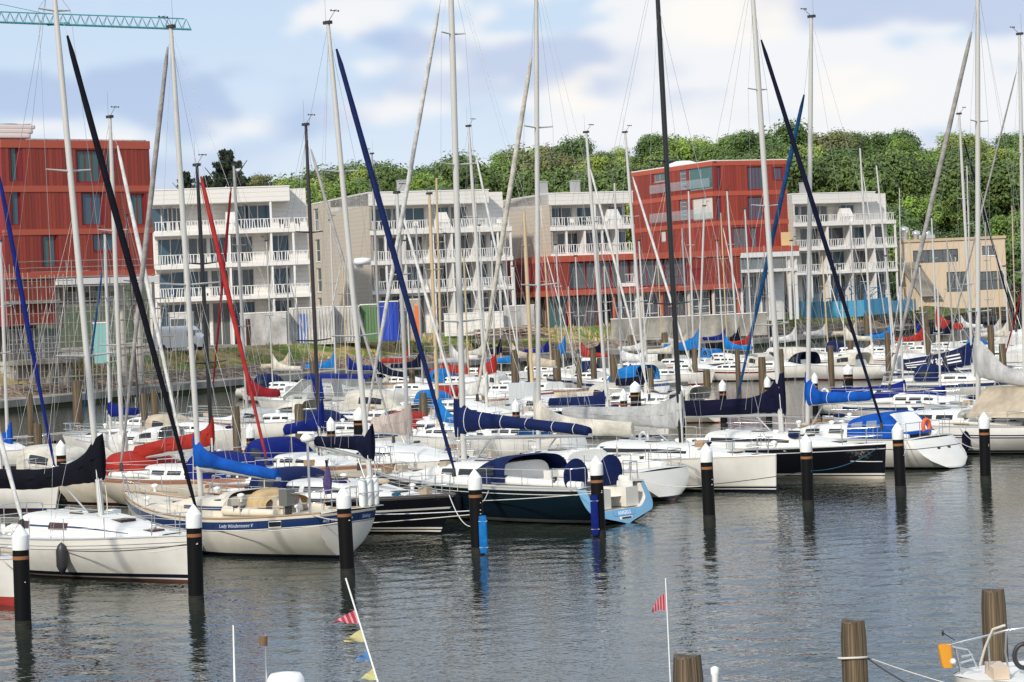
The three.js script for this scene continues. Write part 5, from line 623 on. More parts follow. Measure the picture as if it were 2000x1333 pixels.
// ================= boats behind the front row =================
const bW = () => [[['w', .06], M.brownbottom, 'bottom_paint'], [['w', .14], M.bluestripe, 'boot_stripe'], [['s', 0], M.white, 'hull']], bR = () => [[['w', .08], M.redbottom, 'bottom_paint'], [['s', 0], M.white, 'hull']], bM = () => [[['w', .08], M.maroon, 'bottom_paint'], [['s', -.22], M.ivory, 'hull'], [['s', -.1], M.maroon, 'side_stripe'], [['s', 0], M.ivory, 'hull']], bN = () => [[['w', .08], M.bluebottom, 'bottom_paint'], [['s', -.3], M.white, 'hull'], [['s', -.12], M.bluestripe, 'side_stripe'], [['s', 0], M.white, 'hull']], bT = () => [[['w', .06], M.redbottom, 'bottom_paint'], [['s', -.12], M.cream, 'hull'], [['s', 0], M.rail, 'rubbing_strake']];
const mid = [
  { label: 'small white boat with blue mast cover at the left picture edge', mast: [0, 470, 13, 830], d: 108, dir: 1, L: 7.5, cover: [[22, 822, 886], [14, 836, 890], [0, 850, 892], [-40, 862, 890]], coverM: 'blue', bands: bW() },
  { label: 'yacht with blue furled jib reaching from the left picture edge', mast: [-40, 250, -2, 880], d: 84, dir: 1, L: 9, furl: [-2, 345, 105, 908, .085, 'royal'], bands: bW(), detail: 1 },
  { label: 'yacht with long white furled jib and ragged white mainsail cover', mast: [214, 228, 238, 870], d: 85, dir: 1, L: 9.6, furl: [229, 285, 362, 905, .075, 'whitecloth'], cover: [[246, 838, 886], [236, 842, 892], [218, 850, 882], [200, 846, 868], [182, 848, 862]], coverM: 'whitecloth', bands: bT(), deck: M.deckcream, detail: 1 },
  { label: 'little white sloop with blue furled jib near the left quay', mast: [204, 456, 214, 800], d: 117, dir: -1, L: 7, a: .42, furl: [202, 508, 162, 812, .05, 'steelblue'], cover: [[211, 776, 814], [222, 788, 815], [240, 796, 813], [268, 797, 812]], coverM: 'royal', bands: bW() },
  { label: 'boat with slim dark mast between the two white furled jibs', mast: [246, 420, 270, 790], d: 128, dir: -1, L: 7.5, mastM: M.mastbrown, bands: bR(), mr: .05 },
  { label: 'yacht with black mast, red furled jib and red boom cover', mast: [384, 322, 413, 860], d: 81, dir: 1, L: 10.5, mastM: M.mastblack, mr: .075, furl: [392, 345, 519, 893, .085, 'redfurl'], cover: [[416, 812, 872], [402, 836, 874], [370, 848, 878], [320, 858, 884], [264, 872, 900]], coverM: 'red', coverT: .16, bands: [[['w', .06], M.brownbottom, 'bottom_paint'], [['s', -.1], M.cream, 'hull'], [['s', 0], M.rail, 'rubbing_strake']], deck: M.deck, rail: M.rail, detail: 1 },
  { label: 'cream sloop with maroon stripe, dark red furled jib and beige cockpit canopy', mast: [456, 322, 479, 740], d: 124, dir: -1, L: 9.5, a: .5, mastM: M.mastgrey, furl: [451, 366, 416, 752, .075, 'dred'], cover: [[481, 712, 774], [492, 740, 775], [515, 756, 776], [545, 761, 777]], coverM: 'dred', bands: bM(), winM: M.maroon, hood: { m: 'creamcloth', w: .8, h: 1.0, s0: .1, s1: .36 }, detail: 1 },
  { label: 'yacht with dark brown mast and royal blue boom cover', mast: [597, 243, 622, 810], d: 86, dir: 1, L: 9.8, mastM: M.mastbrown, mr: .075, furl: [607, 292, 768, 852, .06, 'furlgrey'], cover: [[630, 776, 834], [620, 806, 840], [600, 820, 843], [558, 829, 850]], coverM: 'royal', coverT: .2, bands: bT(), detail: 1, hood: { m: 'royal', w: .8, h: 1 } },
  { label: 'grey masted yacht with navy boom cover before the green container', mast: [726, 300, 742, 700], d: 150, dir: -1, L: 9, mastM: M.mastgrey, cover: [[738, 690, 728], [746, 708, 730], [765, 722, 735], [795, 727, 738]], coverM: 'navy', bands: bN() },
  { label: 'yacht with pinkish beige mainsail cover behind the navy furled jib', mast: [775, 376, 797, 860], d: 92, dir: 1, L: 9, furl: [783, 408, 897, 806, .06, 'whitecloth'], cover: [[803, 786, 850], [790, 800, 850], [770, 808, 848], [728, 816, 845]], coverM: 'pinkcloth', bands: bW(), detail: 1 },
  { label: 'wooden masted boat with bright blue sail cover behind the dark blue yacht', mast: [838, 378, 855, 800], d: 104, dir: -1, L: 8.5, mastM: M.mastwood, cover: [[851, 766, 818], [862, 784, 823], [880, 808, 827], [905, 813, 827]], coverM: 'azure', bands: bR(), detail: 1 },
  { label: 'slim boat with pale wooden mast close beside the other wooden mast', mast: [852, 346, 862, 720], d: 168, dir: -1, L: 9, mastM: M.mastwood, bands: bM(), cover: [[862, 700, 728], [880, 712, 730], [915, 716, 732]], coverM: 'red' },
  { label: 'silver masted yacht with white furled jib over the middle of the quay', mast: [915, 246, 950, 780], d: 118, dir: 1, L: 10, furl: [929, 302, 1014, 700, .06, 'whitecloth'], bands: bN(), cover: [[952, 725, 770], [935, 745, 772], [900, 752, 774]], coverM: 'whitecloth' },
  { label: 'boat with thick varnished wooden mast below the white house wall', mast: [1023, 412, 1038, 720], d: 150, dir: -1, L: 9, mastM: M.mastwood, mr: .13, bands: bT(), top: false, spreaders: [.8], sprL: .4, cover: [[1040, 690, 715], [1060, 700, 717], [1085, 704, 718]], coverM: 'sand' },
  { label: 'small boat with upright bright blue sail bundle at its thin mast', mast: [1085, 478, 1100, 700], d: 172, dir: 1, L: 7, mr: .05, cover: [[1104, 655, 690], [1098, 668, 692], [1090, 676, 692]], coverM: 'azure', bands: bW() },
  { label: 'white yacht with deep blue boxed boom cover behind the cream sail cover', mast: [1145, 258, 1184, 770], d: 112, dir: 1, L: 10, furl: [1153, 330, 1268, 770, .06, 'whitecloth'], cover: [[1186, 752, 796], [1170, 770, 796], [1130, 775, 795], [1074, 778, 796]], coverM: 'dkblue', bands: bN(), detail: 1 },
  { label: 'boat with short pale mast left of the red lower block windows', mast: [1200, 356, 1214, 700], d: 160, dir: -1, L: 8, bands: bW(), cover: [[1212, 682, 705], [1230, 690, 706], [1260, 694, 707]], coverM: 'whitecloth' },
  { label: 'white yacht with long white furled jib crossing the red tower', mast: [1221, 258, 1260, 745], d: 126, dir: 1, L: 10.2, furl: [1236, 346, 1370, 782, .07, 'whitecloth'], bands: bN(), cover: [[1262, 718, 752], [1245, 735, 754], [1205, 740, 755]], coverM: 'navy', hood: { m: 'creamcloth', w: .8, h: .9 } },
  { label: 'far boat with thin mast before the corner of the red tower', mast: [1345, 372, 1354, 660], d: 190, dir: -1, L: 8, bands: bR() },
  { label: 'far boat with bright blue boom cover beside the black mast', mast: [1376, 402, 1366, 690], d: 176, dir: 1, L: 8.5, cover: [[1366, 640, 682], [1352, 660, 684], [1325, 670, 686], [1298, 672, 686]], coverM: 'azure', bands: bW() },
  { label: 'far boat with charcoal boom cover below the red tower', mast: [1420, 372, 1440, 670], d: 188, dir: 1, L: 8.5, cover: [[1445, 638, 678], [1432, 655, 680], [1410, 668, 681], [1380, 670, 682]], coverM: 'black_cloth', bands: bN() },
  { label: 'white yacht with round stern, dark sprayhood and a red lifebuoy in the channel', mast: [1512, 560, 1522, 690], d: 172, dir: -1, L: 9.5, mr: .05, bands: bR(), hood: { m: 'navy', w: .8, h: 1 }, top: false },
  { label: 'white yacht with beige sprayhood moored bow out in the channel', mast: [1530, 590, 1534, 680], d: 170, dir: 1, L: 9.5, mr: .05, bands: bW(), hood: { m: 'creamcloth', w: .8, h: 1 }, top: false },
  { label: 'far yacht with bare silver mast right of the blue furled jib', mast: [1680, 288, 1704, 690], d: 178, dir: 1, L: 9.5, furl: [1686, 340, 1732, 640, .04, 'whitecloth'], bands: bM(), cover: [[1706, 668, 692], [1690, 680, 694], [1655, 684, 696]], coverM: 'whitecloth' },
  { label: 'far yacht with leaning silver mast before the blue fence', mast: [1712, 322, 1746, 660], d: 196, dir: 1, L: 9, bands: bW(), cover: [[1746, 640, 662], [1730, 648, 664], [1700, 652, 665]], coverM: 'royal' },
  { label: 'far boat with blue tipped thin mast over the lawn edge', mast: [1757, 366, 1762, 640], d: 214, dir: -1, L: 8, mr: .05, bands: bR() },
  { label: 'far boat with red sail cover before the sand-coloured building', mast: [1820, 425, 1830, 650], d: 206, dir: -1, L: 8.5, cover: [[1828, 598, 640], [1838, 615, 642], [1855, 628, 644], [1880, 632, 645]], coverM: 'red', bands: bR() },
  { label: 'yacht with navy mainsail cover lettered and striped in white', mast: [1874, 222, 1902, 745], d: 132, dir: 1, L: 10.4, cover: [[1905, 656, 715], [1890, 672, 716], [1862, 684, 720], [1820, 694, 726], [1764, 703, 724]], coverM: 'dkblue', coverT: .14, bands: bN(), furl: [1882, 270, 1985, 640, .055, 'navy'], hood: { m: 'dkblue', w: .8, h: 1 }, detail: 1, spreaders: [.36, .68], sprL: .7 },
  { label: 'far boat with thin white mast just left of the silver mast', mast: [1889, 322, 1898, 640], d: 186, dir: -1, L: 9, mr: .06, bands: bW() },
  { label: 'far boat with short dark mast before the sand-coloured wall', mast: [1925, 432, 1932, 660], d: 205, dir: -1, L: 8, mr: .06, mastM: M.mastgrey, bands: bR(), cover: [[1934, 640, 662], [1945, 648, 664], [1975, 652, 666]], coverM: 'whitecloth' },
  { label: 'far boat with varnished mast at the right end of the lawn', mast: [1977, 400, 1984, 640], d: 212, dir: -1, L: 8, mr: .06, mastM: M.mastwood, bands: bT() },
  { label: 'boat with dark red striped furled jib at the right picture edge', mast: [2040, 380, 2052, 700], d: 150, dir: -1, L: 9, furl: [2010, 520, 1962, 700, .07, 'dred'], bands: bW() },
  { label: 'low boat with bright blue boom tent behind the bright blue sail cover', mast: [1758, 560, 1765, 770], d: 118, dir: 1, L: 9, mr: .05, top: false, cover: [[1768, 742, 776], [1740, 752, 778], [1690, 756, 780], [1628, 758, 782]], coverM: 'royal', coverT: .35, bands: bW(), spreaders: [.6], sprL: .4 },
  { label: 'white yacht with royal blue canopy amidships right of the furled jib', mast: [1832, 560, 1838, 790], d: 112, dir: 1, L: 9.5, mr: .05, top: false, cover: [[1845, 752, 780], [1820, 760, 784], [1780, 764, 786], [1712, 766, 788]], coverM: 'royal', coverT: .4, bands: bN(), spreaders: [.6], sprL: .4 },
  { label: 'far white boat under white cockpit canopies before the stone bank', mast: [1110, 560, 1118, 690], d: 186, dir: -1, L: 8, mr: .05, bands: bW(), hood: { m: 'whitecloth', w: .85, h: 1.2, s0: .1, s1: .5, pane: false }, top: false },
  { label: 'far white boat with pointed white tarpaulin left of the site wall', mast: [1230, 560, 1238, 690], d: 192, dir: -1, L: 8, mr: .05, bands: bR(), hood: { m: 'whitecloth', w: .9, h: 1.3, s0: .1, s1: .55, pane: false }, top: false },
  { label: 'white boat with blue and white tarpaulin below the red lower block', mast: [1180, 520, 1190, 715], d: 158, dir: -1, L: 8.5, mr: .05, bands: bN(), hood: { m: 'azure', w: .9, h: 1.1, s0: .15, s1: .5, pane: false }, top: false },
  { label: 'far red decked boat behind the stone bank railing', mast: [890, 500, 896, 715], d: 176, dir: 1, L: 8, mr: .045, bands: [[['w', .08], M.bluebottom, 'bottom_paint'], [['s', 0], M.redbottom, 'hull']], top: false, hood: { m: 'red', w: .8, h: .9, pane: false } },
  { label: 'far white cruiser with red and white sail bundle near the pier', mast: [960, 470, 967, 740], d: 150, dir: -1, L: 9, mr: .06, bands: bM(), cover: [[968, 690, 730], [955, 705, 732], [935, 718, 734]].reverse(), coverM: 'red', top: false },
  { label: 'far grey boat with small navy sail bundle on a thin mast', mast: [974, 480, 979, 720], d: 170, dir: 1, L: 7.5, mr: .04, bands: bN(), cover: [[979, 658, 690], [972, 676, 692], [958, 686, 693]], coverM: 'navy', top: false },
];
const covers = [['whitecloth', 'white'], ['royal', 'royal blue'], ['creamcloth', 'cream'], ['navy', 'navy'], ['azure', 'bright blue'], ['greycloth', 'grey'], ['red', 'red'], ['sand', 'sand coloured']];
[[520, 470, 531, 168, 'below the first balcony house'], [560, 520, 566, 172, 'left of the dark brown mast'], [645, 430, 655, 166, 'before the small white container'], [668, 486, 676, 160, 'right of the dark brown mast'], [790, 470, 800, 172, 'left of the wooden masts'], [812, 436, 824, 158, 'before the orange ended trailer'], [868, 456, 880, 178, 'right of the wooden masts'], [905, 486, 914, 166, 'below the middle balcony house'], [936, 440, 948, 186, 'before the low white wall'], [985, 436, 998, 176, 'left of the varnished mast'], [1003, 520, 1012, 160, 'above the finger pier'], [1062, 470, 1075, 184, 'right of the varnished mast'], [1124, 500, 1134, 168, 'before the teal shop window'], [1165, 446, 1180, 176, 'before the red lower block'], [1248, 470, 1262, 180, 'left of the black mast'], [1284, 500, 1294, 200, 'behind the black mast'], [1310, 470, 1322, 168, 'right of the black mast'], [1332, 446, 1344, 186, 'before the red panel'], [1400, 470, 1414, 172, 'below the tower corner'], [1408, 416, 1420, 202, 'below the tower front'], [1455, 408, 1470, 182, 'left of the blue furled jib'], [1492, 480, 1503, 200, 'right of the blue furled jib'], [1546, 470, 1556, 190, 'before the white columns'], [1606, 500, 1616, 206, 'left of the light blue fence'], [1640, 520, 1650, 186, 'before the light blue fence'], [1660, 436, 1674, 202, 'before the far white house'], [1730, 500, 1742, 184, 'left of the blue tipped mast'], [1776, 450, 1788, 196, 'left of the sand-coloured house'], [1796, 520, 1806, 172, 'above the lettered cover'], [1850, 470, 1862, 190, 'before the slanted dark window'], [1866, 500, 1876, 214, 'below the slanted dark window'], [1946, 480, 1956, 190, 'right of the silver mast'], [1962, 520, 1970, 176, 'near the right picture edge']].forEach(([x, y, xb, d, w], k) => { const dir = k % 3 ? 1 : -1, [cm, cn] = covers[(k * 5 + 2) % 8], y0 = 578 + F * 4.6 / d - (xb - 1000) * SR, h = F / d, s = -dir; mid.push({ label: `far sailboat with ${cn} boom cover ${w}`, mast: [x, y, xb, y0], d, dir, L: 7 + (k * 37 % 10) / 4, mr: .05 + (k % 3) * .01, mastM: [M.mast, M.mastgrey, M.mast, M.mastwood][k % 4], top: k % 2 === 0, spreaders: [.5 + (k % 4) * .06], sprL: .7, a: .55 + (k % 5) * .08, bands: [bW, bR, bN, bM, bT][k % 5](), cover: [[xb + s * 2, y0 - 1.1 * h, y0 + .1 * h], [xb + s * .5 * h, y0 - .5 * h, y0 + .1 * h], [xb + s * 1.2 * h, y0 - .25 * h, y0 + .12 * h], [xb + s * 2.1 * h, y0 - .2 * h, y0 + .12 * h]], coverM: cm, ...(k % 2 ? { furl: [lerp(x, xb, .12) + dir * 3, lerp(y, y0, .12), xb + dir * 2.0 * h, y0 + .9 * h, .045, ['whitecloth', 'furlgrey', 'steelblue', 'whitecloth'][k % 4]] } : {}), ...(k % 3 === 1 ? { hood: { m: ['creamcloth', 'dkblue', 'whitecloth', 'azure'][k % 4], w: .8, h: 1 } } : {}) }); });
const MID = mid.map(S => sailboat({ detail: S.d < 142 ? 1 : 0, wire: .007, group: 'sailboats moored behind the front row', ...S }));
{ // X-362 lettering on the navy cover
  const b = MID[mid.findIndex(S => /lettered/.test(S.label))], t = canvasTex(1024, 128, (c, w, h) => { c.fillStyle = '#161c3a'; c.fillRect(0, 0, w, h); c.fillStyle = '#e8e8ea'; for (const x0 of [20, 700]) for (let k = 0; k < 3; k++) c.fillRect(x0 + k * 14, 26 + k * 32, 270, 13); c.font = 'bold 104px sans-serif'; c.textAlign = 'center'; c.textBaseline = 'middle'; c.fillText('X 362', 495, 66); });
  const N = [[1768, 708, 722], [1820, 698, 722], [1850, 691, 717], [1884, 684, 711]].map(([x, u, v]) => [b.ax(x, (u + v) / 2)[0], b.ax(x, u)[1], b.ax(x, v)[1]]); mk().grid(12, 2, (u, v) => { const q = u * 3, k = Math.min(2, Math.floor(q)), f = q - k; const x = lerp(N[k][0], N[k + 1][0], f); return [x, lerp(lerp(N[k][2], N[k + 1][2], f), lerp(N[k][1], N[k + 1][1], f), v), .17]; }).build('cover_lettering', mat([1, 1, 1], .7, { map: t, side: THREE.DoubleSide }), b.g);
}
// ---- motor boats ----
{
  const p = P(628, 800, 136); p.y = 0; const b = sailboat({ name: 'motor_boat', category: 'motorboat', label: 'white motor cruiser with royal blue canopy and clear side curtains', pos: p.clone(), dir: -1, a: .35, L: 8.5, B: 3, fb: 1.5, fs: 1.2, rakeBow: 1, cab: { s0: .55, s1: .9, h: .45, w: .8 }, detail: 1, windows: [[.1, .3]], bands: [[['w', .1], M.bluebottom, 'bottom_paint'], [['s', -.1], M.white, 'hull'], [['s', 0], M.grey, 'rubbing_strake']] });
  const x = s => b.at(s, 0)[0], y0 = b.sheer(.4) + .2; mk().grid(18, 8, (u, v) => { const f = u * Math.PI; return [lerp(x(.02), x(.56), v), y0 + 1.2 + .28 * Math.sin(f) - .15 * (1 - v), -1.3 * Math.cos(f)]; }).build('canopy', M.royal, b.g);
  for (const sd of [1, -1]) { mk().quad([x(.04), y0 - .1, sd * 1.35], [x(.4), y0, sd * 1.35], [x(.42), y0 + 1.2, sd * 1.3], [x(.06), y0 + 1.1, sd * 1.3]).build('side_curtain', M.clear, b.g); mk().quad([x(.40), y0, sd * 1.36], [x(.47), y0, sd * 1.36], [x(.5), y0 + 1.22, sd * 1.31], [x(.42), y0 + 1.2, sd * 1.31]).build('canopy_flap', M.royal, b.g); mk().quad([x(.48), y0 + .1, sd * 1.32], [x(.74), y0 + .1, sd * 1.15], [x(.58), y0 + 1.1, sd * 1.1], [x(.5), y0 + 1.2, sd * 1.28]).build('side_windscreen', M.clear, b.g); }
  mk().quad([x(.75), y0 + .1, -1.1], [x(.75), y0 + .1, 1.1], [x(.58), y0 + 1.15, 1], [x(.58), y0 + 1.15, -1]).build('windscreen', M.paneteal, b.g); mk().path([[x(.75), y0 + .1, -1.12], [x(.585), y0 + 1.16, -1.02], [x(.585), y0 + 1.16, 1.02], [x(.75), y0 + .1, 1.12]], .04, 6).build('windscreen_frame', M.plastic, b.g);
}
const cabinBoat = (label, px, py, d, dir, a, hood, bands, o = {}) => { const p = P(px, py, d); p.y = 0; return sailboat({ name: 'motor_boat', category: 'motorboat', label, pos: p, dir, a, L: 7.5, B: 2.7, fb: 1.15, fs: .95, detail: 0, bands, hood, mast: null, ...o }); };
cabinBoat('boat with tall cream canopy behind the dark mainsail cover', 165, 900, 88, 1, A45, { m: 'creamcloth', w: .85, h: .95, s0: .05, s1: .5 }, bW());
cabinBoat('boat with boxy royal blue tent below the red furled jib', 512, 880, 79, 1, A45, { m: 'royal', w: .85, h: .95, s0: .05, s1: .4 }, bT());
cabinBoat('low cabin boat with orange red cockpit cover left of the blue sail cover', 345, 905, 83, 1, A45, { m: 'red', w: .85, h: .85, s0: .05, s1: .4, pane: false }, bT());
cabinBoat('small white cabin cruiser with ports behind the black bow', 800, 895, 86, 1, .6, null, bW(), { cab: { h: .6, s0: .2, s1: .8, w: .75 }, windows: [[.1, .2, .3, .55], [.3, .45, .3, .55]], deck: M.deck });
cabinBoat('white boat with arched beige canopy beside the blue furled jib', 775, 770, 128, 1, .5, { m: 'creamcloth', w: .9, h: 1.1, s0: .1, s1: .6 }, bN());
cabinBoat('open boat with white canopy and red dinghy before the pier', 940, 760, 138, 1, .5, { m: 'red', w: .8, h: .7, s0: .1, s1: .3, pane: false }, bM());
cabinBoat('white cruiser with orange ring at its rail behind the lettered cover', 1830, 695, 152, 1, .5, { m: 'whitecloth', w: .9, h: 1.1, s0: .1, s1: .5 }, bN());
cabinBoat('far boat under a rounded white canopy near the right edge', 1970, 690, 158, -1, .5, { m: 'whitecloth', w: .95, h: 1.4, s0: .05, s1: .6, pane: false }, bR());
cabinBoat('far boat under white canopy right of the silver mast', 1960, 640, 196, -1, .5, { m: 'whitecloth', w: .95, h: 1.4, s0: .05, s1: .6, pane: false }, bM());
cabinBoat('white launch with broad flat stern in the channel', 1655, 720, 165, -1, .7, { m: 'creamcloth', w: .9, h: .9, s0: .3, s1: .6 }, bR());
cabinBoat('white open boat with pale tarpaulin right of the broad pile', 1590, 690, 182, 1, .5, { m: 'creamcloth', w: .9, h: 1.0, s0: .1, s1: .6, pane: false }, bN());

[[255, 850, 106, -1, 'white dinghy cruiser behind the ragged white cover', 'whitecloth'], [385, 828, 113, 1, 'low white launch left of the maroon striped sloop', 'sand'], [690, 822, 107, 1, 'white day boat left of the thick capped pile', 'dkblue'], [742, 800, 118, -1, 'white half decker beside the pinkish cover', 'creamcloth'], [862, 832, 106, 1, 'white launch under the navy boom cover', 'red'], [1002, 846, 99, -1, 'white cuddy boat below the navy boom cover end', 'steelblue'], [1118, 800, 119, 1, 'white launch behind the deep blue boxed cover', 'whitecloth'], [1290, 792, 122, -1, 'white launch behind the grey sail cover', 'creamcloth'], [900, 790, 126, 1, 'white open cruiser left of the finger pier', 'azure'], [560, 800, 119, 1, 'white tender at the stern of the maroon striped sloop', 'greycloth']].forEach(([x, y, d, dir, l, m], k) => cabinBoat(l, x, y, d, dir, .5 + (k % 4) * .1, { m, w: .8, h: .7 + (k % 3) * .15, s0: .1, s1: .38 }, [bW, bR, bN, bT][k % 4](), { detail: 1, L: 6.5 + (k % 4) * .5 }));
// ================= piles =================
M.weed = mat([.012, .012, .008], .8, { bumpMap: tRough, bumpScale: .03 });
const pileGroupF = 'black mooring piles with white caps';
function cappedPile(base, top, r, label, group) { const g = thing('mooring_pile', label, 'pile', V3(base.x, 0, base.z), 0, group), h = top; { const q = hash3(Math.round(base.x * 100), 7, Math.round(base.z * 100)); g.rotation.z = (q - .5) * .03; g.rotation.x = (hash3(Math.round(base.x * 100), 9, 3) - .5) * .02; } mk().lathe(0, 0, [[r * 1.01, -1.5], [r * 1.03, .05], [r * 1.01, .16], [r, .18]], 18).build('weed_band', M.weed, g); mk().lathe(0, 0, [[r, .17], [r, h - .78]], 18).build('shaft', M.pile, g); mk().lathe(0, 0, [[r * 1.012, h - .78], [r * 1.012, h - .70]], 18).build('rust_band', M.rust, g); mk().lathe(0, 0, [[r, h - .70], [r, h - .56]], 18).build('collar', M.pile, g); mk().lathe(0, 0, [[r * .9, h - .565], [r * 1.05, h - .565], [r * 1.05, h - .25], [r * .98, h - .23], [r * .5, h - .10], [.01, h]], 18).build('cap', M.capwhite, g); return g; }
const frontPx = [[45, 1228, 1025], [383, 1178, 985], [679, 1124, 950], [934, 1082, 916], [1171, 1047, 890], [1386, 1018, 866], [1579, 988, 848], [1760, 960, 825], [1926, 940, 805]], FP = [];
['left of the white bow with dark waterline', 'before the white plumb bow', 'before the ivory stern', 'before the black striped bow', 'left of the light blue stern', 'right of the round white stern', 'right of the pale grey bow', 'right of the black bow with white waterline', 'right of the broad sloping stern'].forEach((w, k) => { const [x, yb, yt] = frontPx[k], p = W(x, yb), h = P(x, yt, -p.z).y; FP.push(p); cappedPile(p, h, .185, `black pile with white cap ${w}`, pileGroupF); });
[[118, 860, .18, 'behind the cream canopy'], [488, 828, .17, 'behind the blue boxy tent'], [645, 815, .17, 'right of the royal blue boom cover'], [700, 796, .27, 'thick, beside the navy covered mast foot'], [1006, 780, .17, 'in the open water behind the navy boom cover'], [1217, 760, .17, 'left of the thick one behind the grey cover'], [1241, 745, .27, 'thick, behind the grey sail cover'], [1331, 752, .17, 'behind the end of the grey sail cover'], [1411, 742, .18, 'above the navy boxy cover'], [1499, 735, .16, 'behind the high end of the navy boxy cover'], [1590, 728, .16, 'behind the bright blue sail cover'], [1655, 712, .28, 'thick, above the bright blue sail cover']].forEach(([x, y, r, w]) => { const d = F * (H - 2.35) / dirOf(x, y)[1], p = P(x, y, d); cappedPile(p, 2.35, r, `black pile with white cap ${w}`, pileGroupF); });
const whereP = px => px < 65 ? 'farther of two by the left quay' : px < 100 ? 'nearer of two by the left quay' : px < 200 ? 'thick, left of the leaning white mast' : px < 290 ? 'left of the second leaning white furled jib' : px < 320 ? 'right beside another before the quay' : px < 500 ? 'before the maroon striped sloop' : px < 600 ? 'at the stern of the maroon striped sloop' : px < 700 ? 'before the blue canopied cruiser' : px < 815 ? 'behind the navy furled jib' : px < 900 ? 'left of the navy boom cover' : px < 980 ? 'left of the finger pier' : px < 1020 ? 'left of two above the finger pier' : px < 1060 ? 'thin, behind the thick wooden mast' : px < 1110 ? 'behind the cream sail cover' : px < 1145 ? 'thin, left of the blue tarpaulin' : px < 1180 ? 'right of the upright blue bundle' : px < 1215 ? 'left of the thick capped pile' : px < 1250 ? 'before the left end of the site wall' : px < 1280 ? 'behind the grey sail cover' : px < 1320 ? 'before the site wall, left of the black mast' : px < 1370 ? 'right of the black mast' : px < 1400 ? 'under the white furled jib foot' : px < 1460 ? 'green topped, in the channel' : px < 1510 ? 'left of the high end of the navy cover' : px < 1560 ? 'thin, in the channel left of the blue cover' : px < 1640 ? 'right of the blue covered mast' : px < 1680 ? 'before the light blue fence' : px < 1710 ? 'at the foot of the light blue fence' : px < 1760 ? 'right of the black furled jib' : px < 1809 ? 'tall, before the lawn' : px < 1850 ? 'above the lettered cover' : px < 1950 ? 'right of the silver mast' : px < 1965 ? 'behind the grey sail cover at the edge' : 'at the far quay near the picture edge';
function woodPile(px, py, d, w, label, group) { const p = P(px, py, d), r = w / 2 * d / F, rr = rng(Math.round(px * 3 + py)), g = new MB(), ph = rr() * 9, h = p.y; const N = 18, V = 14; g.grid(N, V, (u, v) => { const t = -u * 6.28318, y = lerp(-1.2, h, v), q = r * (1.06 - .08 * v) * (1 + .05 * (fbm(Math.cos(t) * 2 + ph, y * .8, Math.sin(t) * 2, 3) - .5) * 2 + .010 * Math.sin(t * 5 + ph)) * (v > .99 ? .9 : 1); return [q * Math.cos(t), y + (v > .99 ? .02 * Math.sin(t * 2 + ph) : 0), q * Math.sin(t)]; }, { us: 1, vs: 2, wrap: true }); g.grid(N, 3, (u, v) => { const t = -u * 6.28318, q = r * .89 * (1 - v); return [q * Math.cos(t), h + .02 * (1 - v) * Math.sin(t * 2 + ph) + .015 * v, q * Math.sin(t)]; }, { wrap: true }); const m = g.build('wooden_pile', M.oldwood); m.position.set(p.x, 0, p.z); return tag(m, label, 'pile', group); }
woodPile(1342, 1282, 28.5, 61, 'thick weathered wooden pile cut by the bottom edge', 'wooden piles in the foreground'); woodPile(1666, 1214, 33, 51, 'weathered wooden pile with dark rope loop in the foreground water', 'wooden piles in the foreground'); woodPile(1940, 1153, 35, 49, 'weathered wooden pile behind the white pulpit', 'wooden piles in the foreground');
[[57, 770, 118, 13], [72, 828, 96, 17], [149, 744, 132, 19], [460, 795, 106, 16], [583, 790, 104, 18], [612, 706, 150, 14], [826, 768, 112, 16], [803, 700, 160, 12], [945, 755, 128, 13], [1004, 684, 158, 15], [1034, 690, 160, 11], [1086, 683, 152, 16], [1130, 700, 150, 10], [1158, 682, 165, 12], [1198, 693, 150, 15], [1232, 655, 190, 12], [1270, 720, 140, 12], [1298, 650, 190, 13], [1356, 680, 168, 11], [1380, 722, 140, 14], [1440, 682, 160, 10], [1488, 698, 150, 15], [1526, 682, 158, 9], [1622, 676, 150, 12], [1660, 640, 195, 11], [1693, 612, 225, 12], [1733, 650, 150, 11], [1805, 607, 205, 15], [1812, 640, 180, 10], [1935, 636, 170, 13], [1958, 672, 150, 14], [1972, 590, 225, 11], [280, 770, 120, 13], [300, 762, 126, 14]].forEach(([x, y, d, w]) => woodPile(x, y, d, w, `weathered wooden mooring pile ${whereP(x)}`, 'wooden piles among the moored boats'));

// ================= jetties =================
{ const Rr = V3(.711, 0, -.703), Nn = V3(-.703, 0, -.711), o = V3(0, 0, -63); const jetty = (p, u0, u1, w, label) => { const g = thing('jetty', label, 'jetty', o.clone().addScaledVector(Nn, p)), t = Math.atan2(.703, .711); g.rotation.y = t; const n = Math.round((u1 - u0) / 2.5); mk().box(u0, .55, -w / 2, u1, .62, w / 2).build('deck_edge', M.jetty, g); for (let k = 0; k < n * 8; k++) { const a = u0 + (u1 - u0) * k / (n * 8), e = (u1 - u0) / (n * 8) - .02; if (a > -30 && a < 60) mk().box(a, .621, -w / 2 + .02, a + e, .665, w / 2 - .02).build('plank', k % 3 ? M.jetty : M.lightconc, g); } for (let k = 0; k <= n; k += 2) for (const z of [-w / 2 + .15, w / 2 - .15]) mk().cyl([u0 + (u1 - u0) * k / n, -1, z], [u0 + (u1 - u0) * k / n, .55, z], .12, .12, 7).build('support', M.oldwood, g); for (const z of [-w / 2, w / 2]) mk().box(u0, .35, z - .04, u1, .548, z + .04).build('fascia', M.jetty, g); };
  jetty(13, -40, 45, 1.6, 'long grey plank jetty behind the front row of yachts'); jetty(60, -20, 75, 1.8, 'far plank jetty running between the rows of distant boats'); }
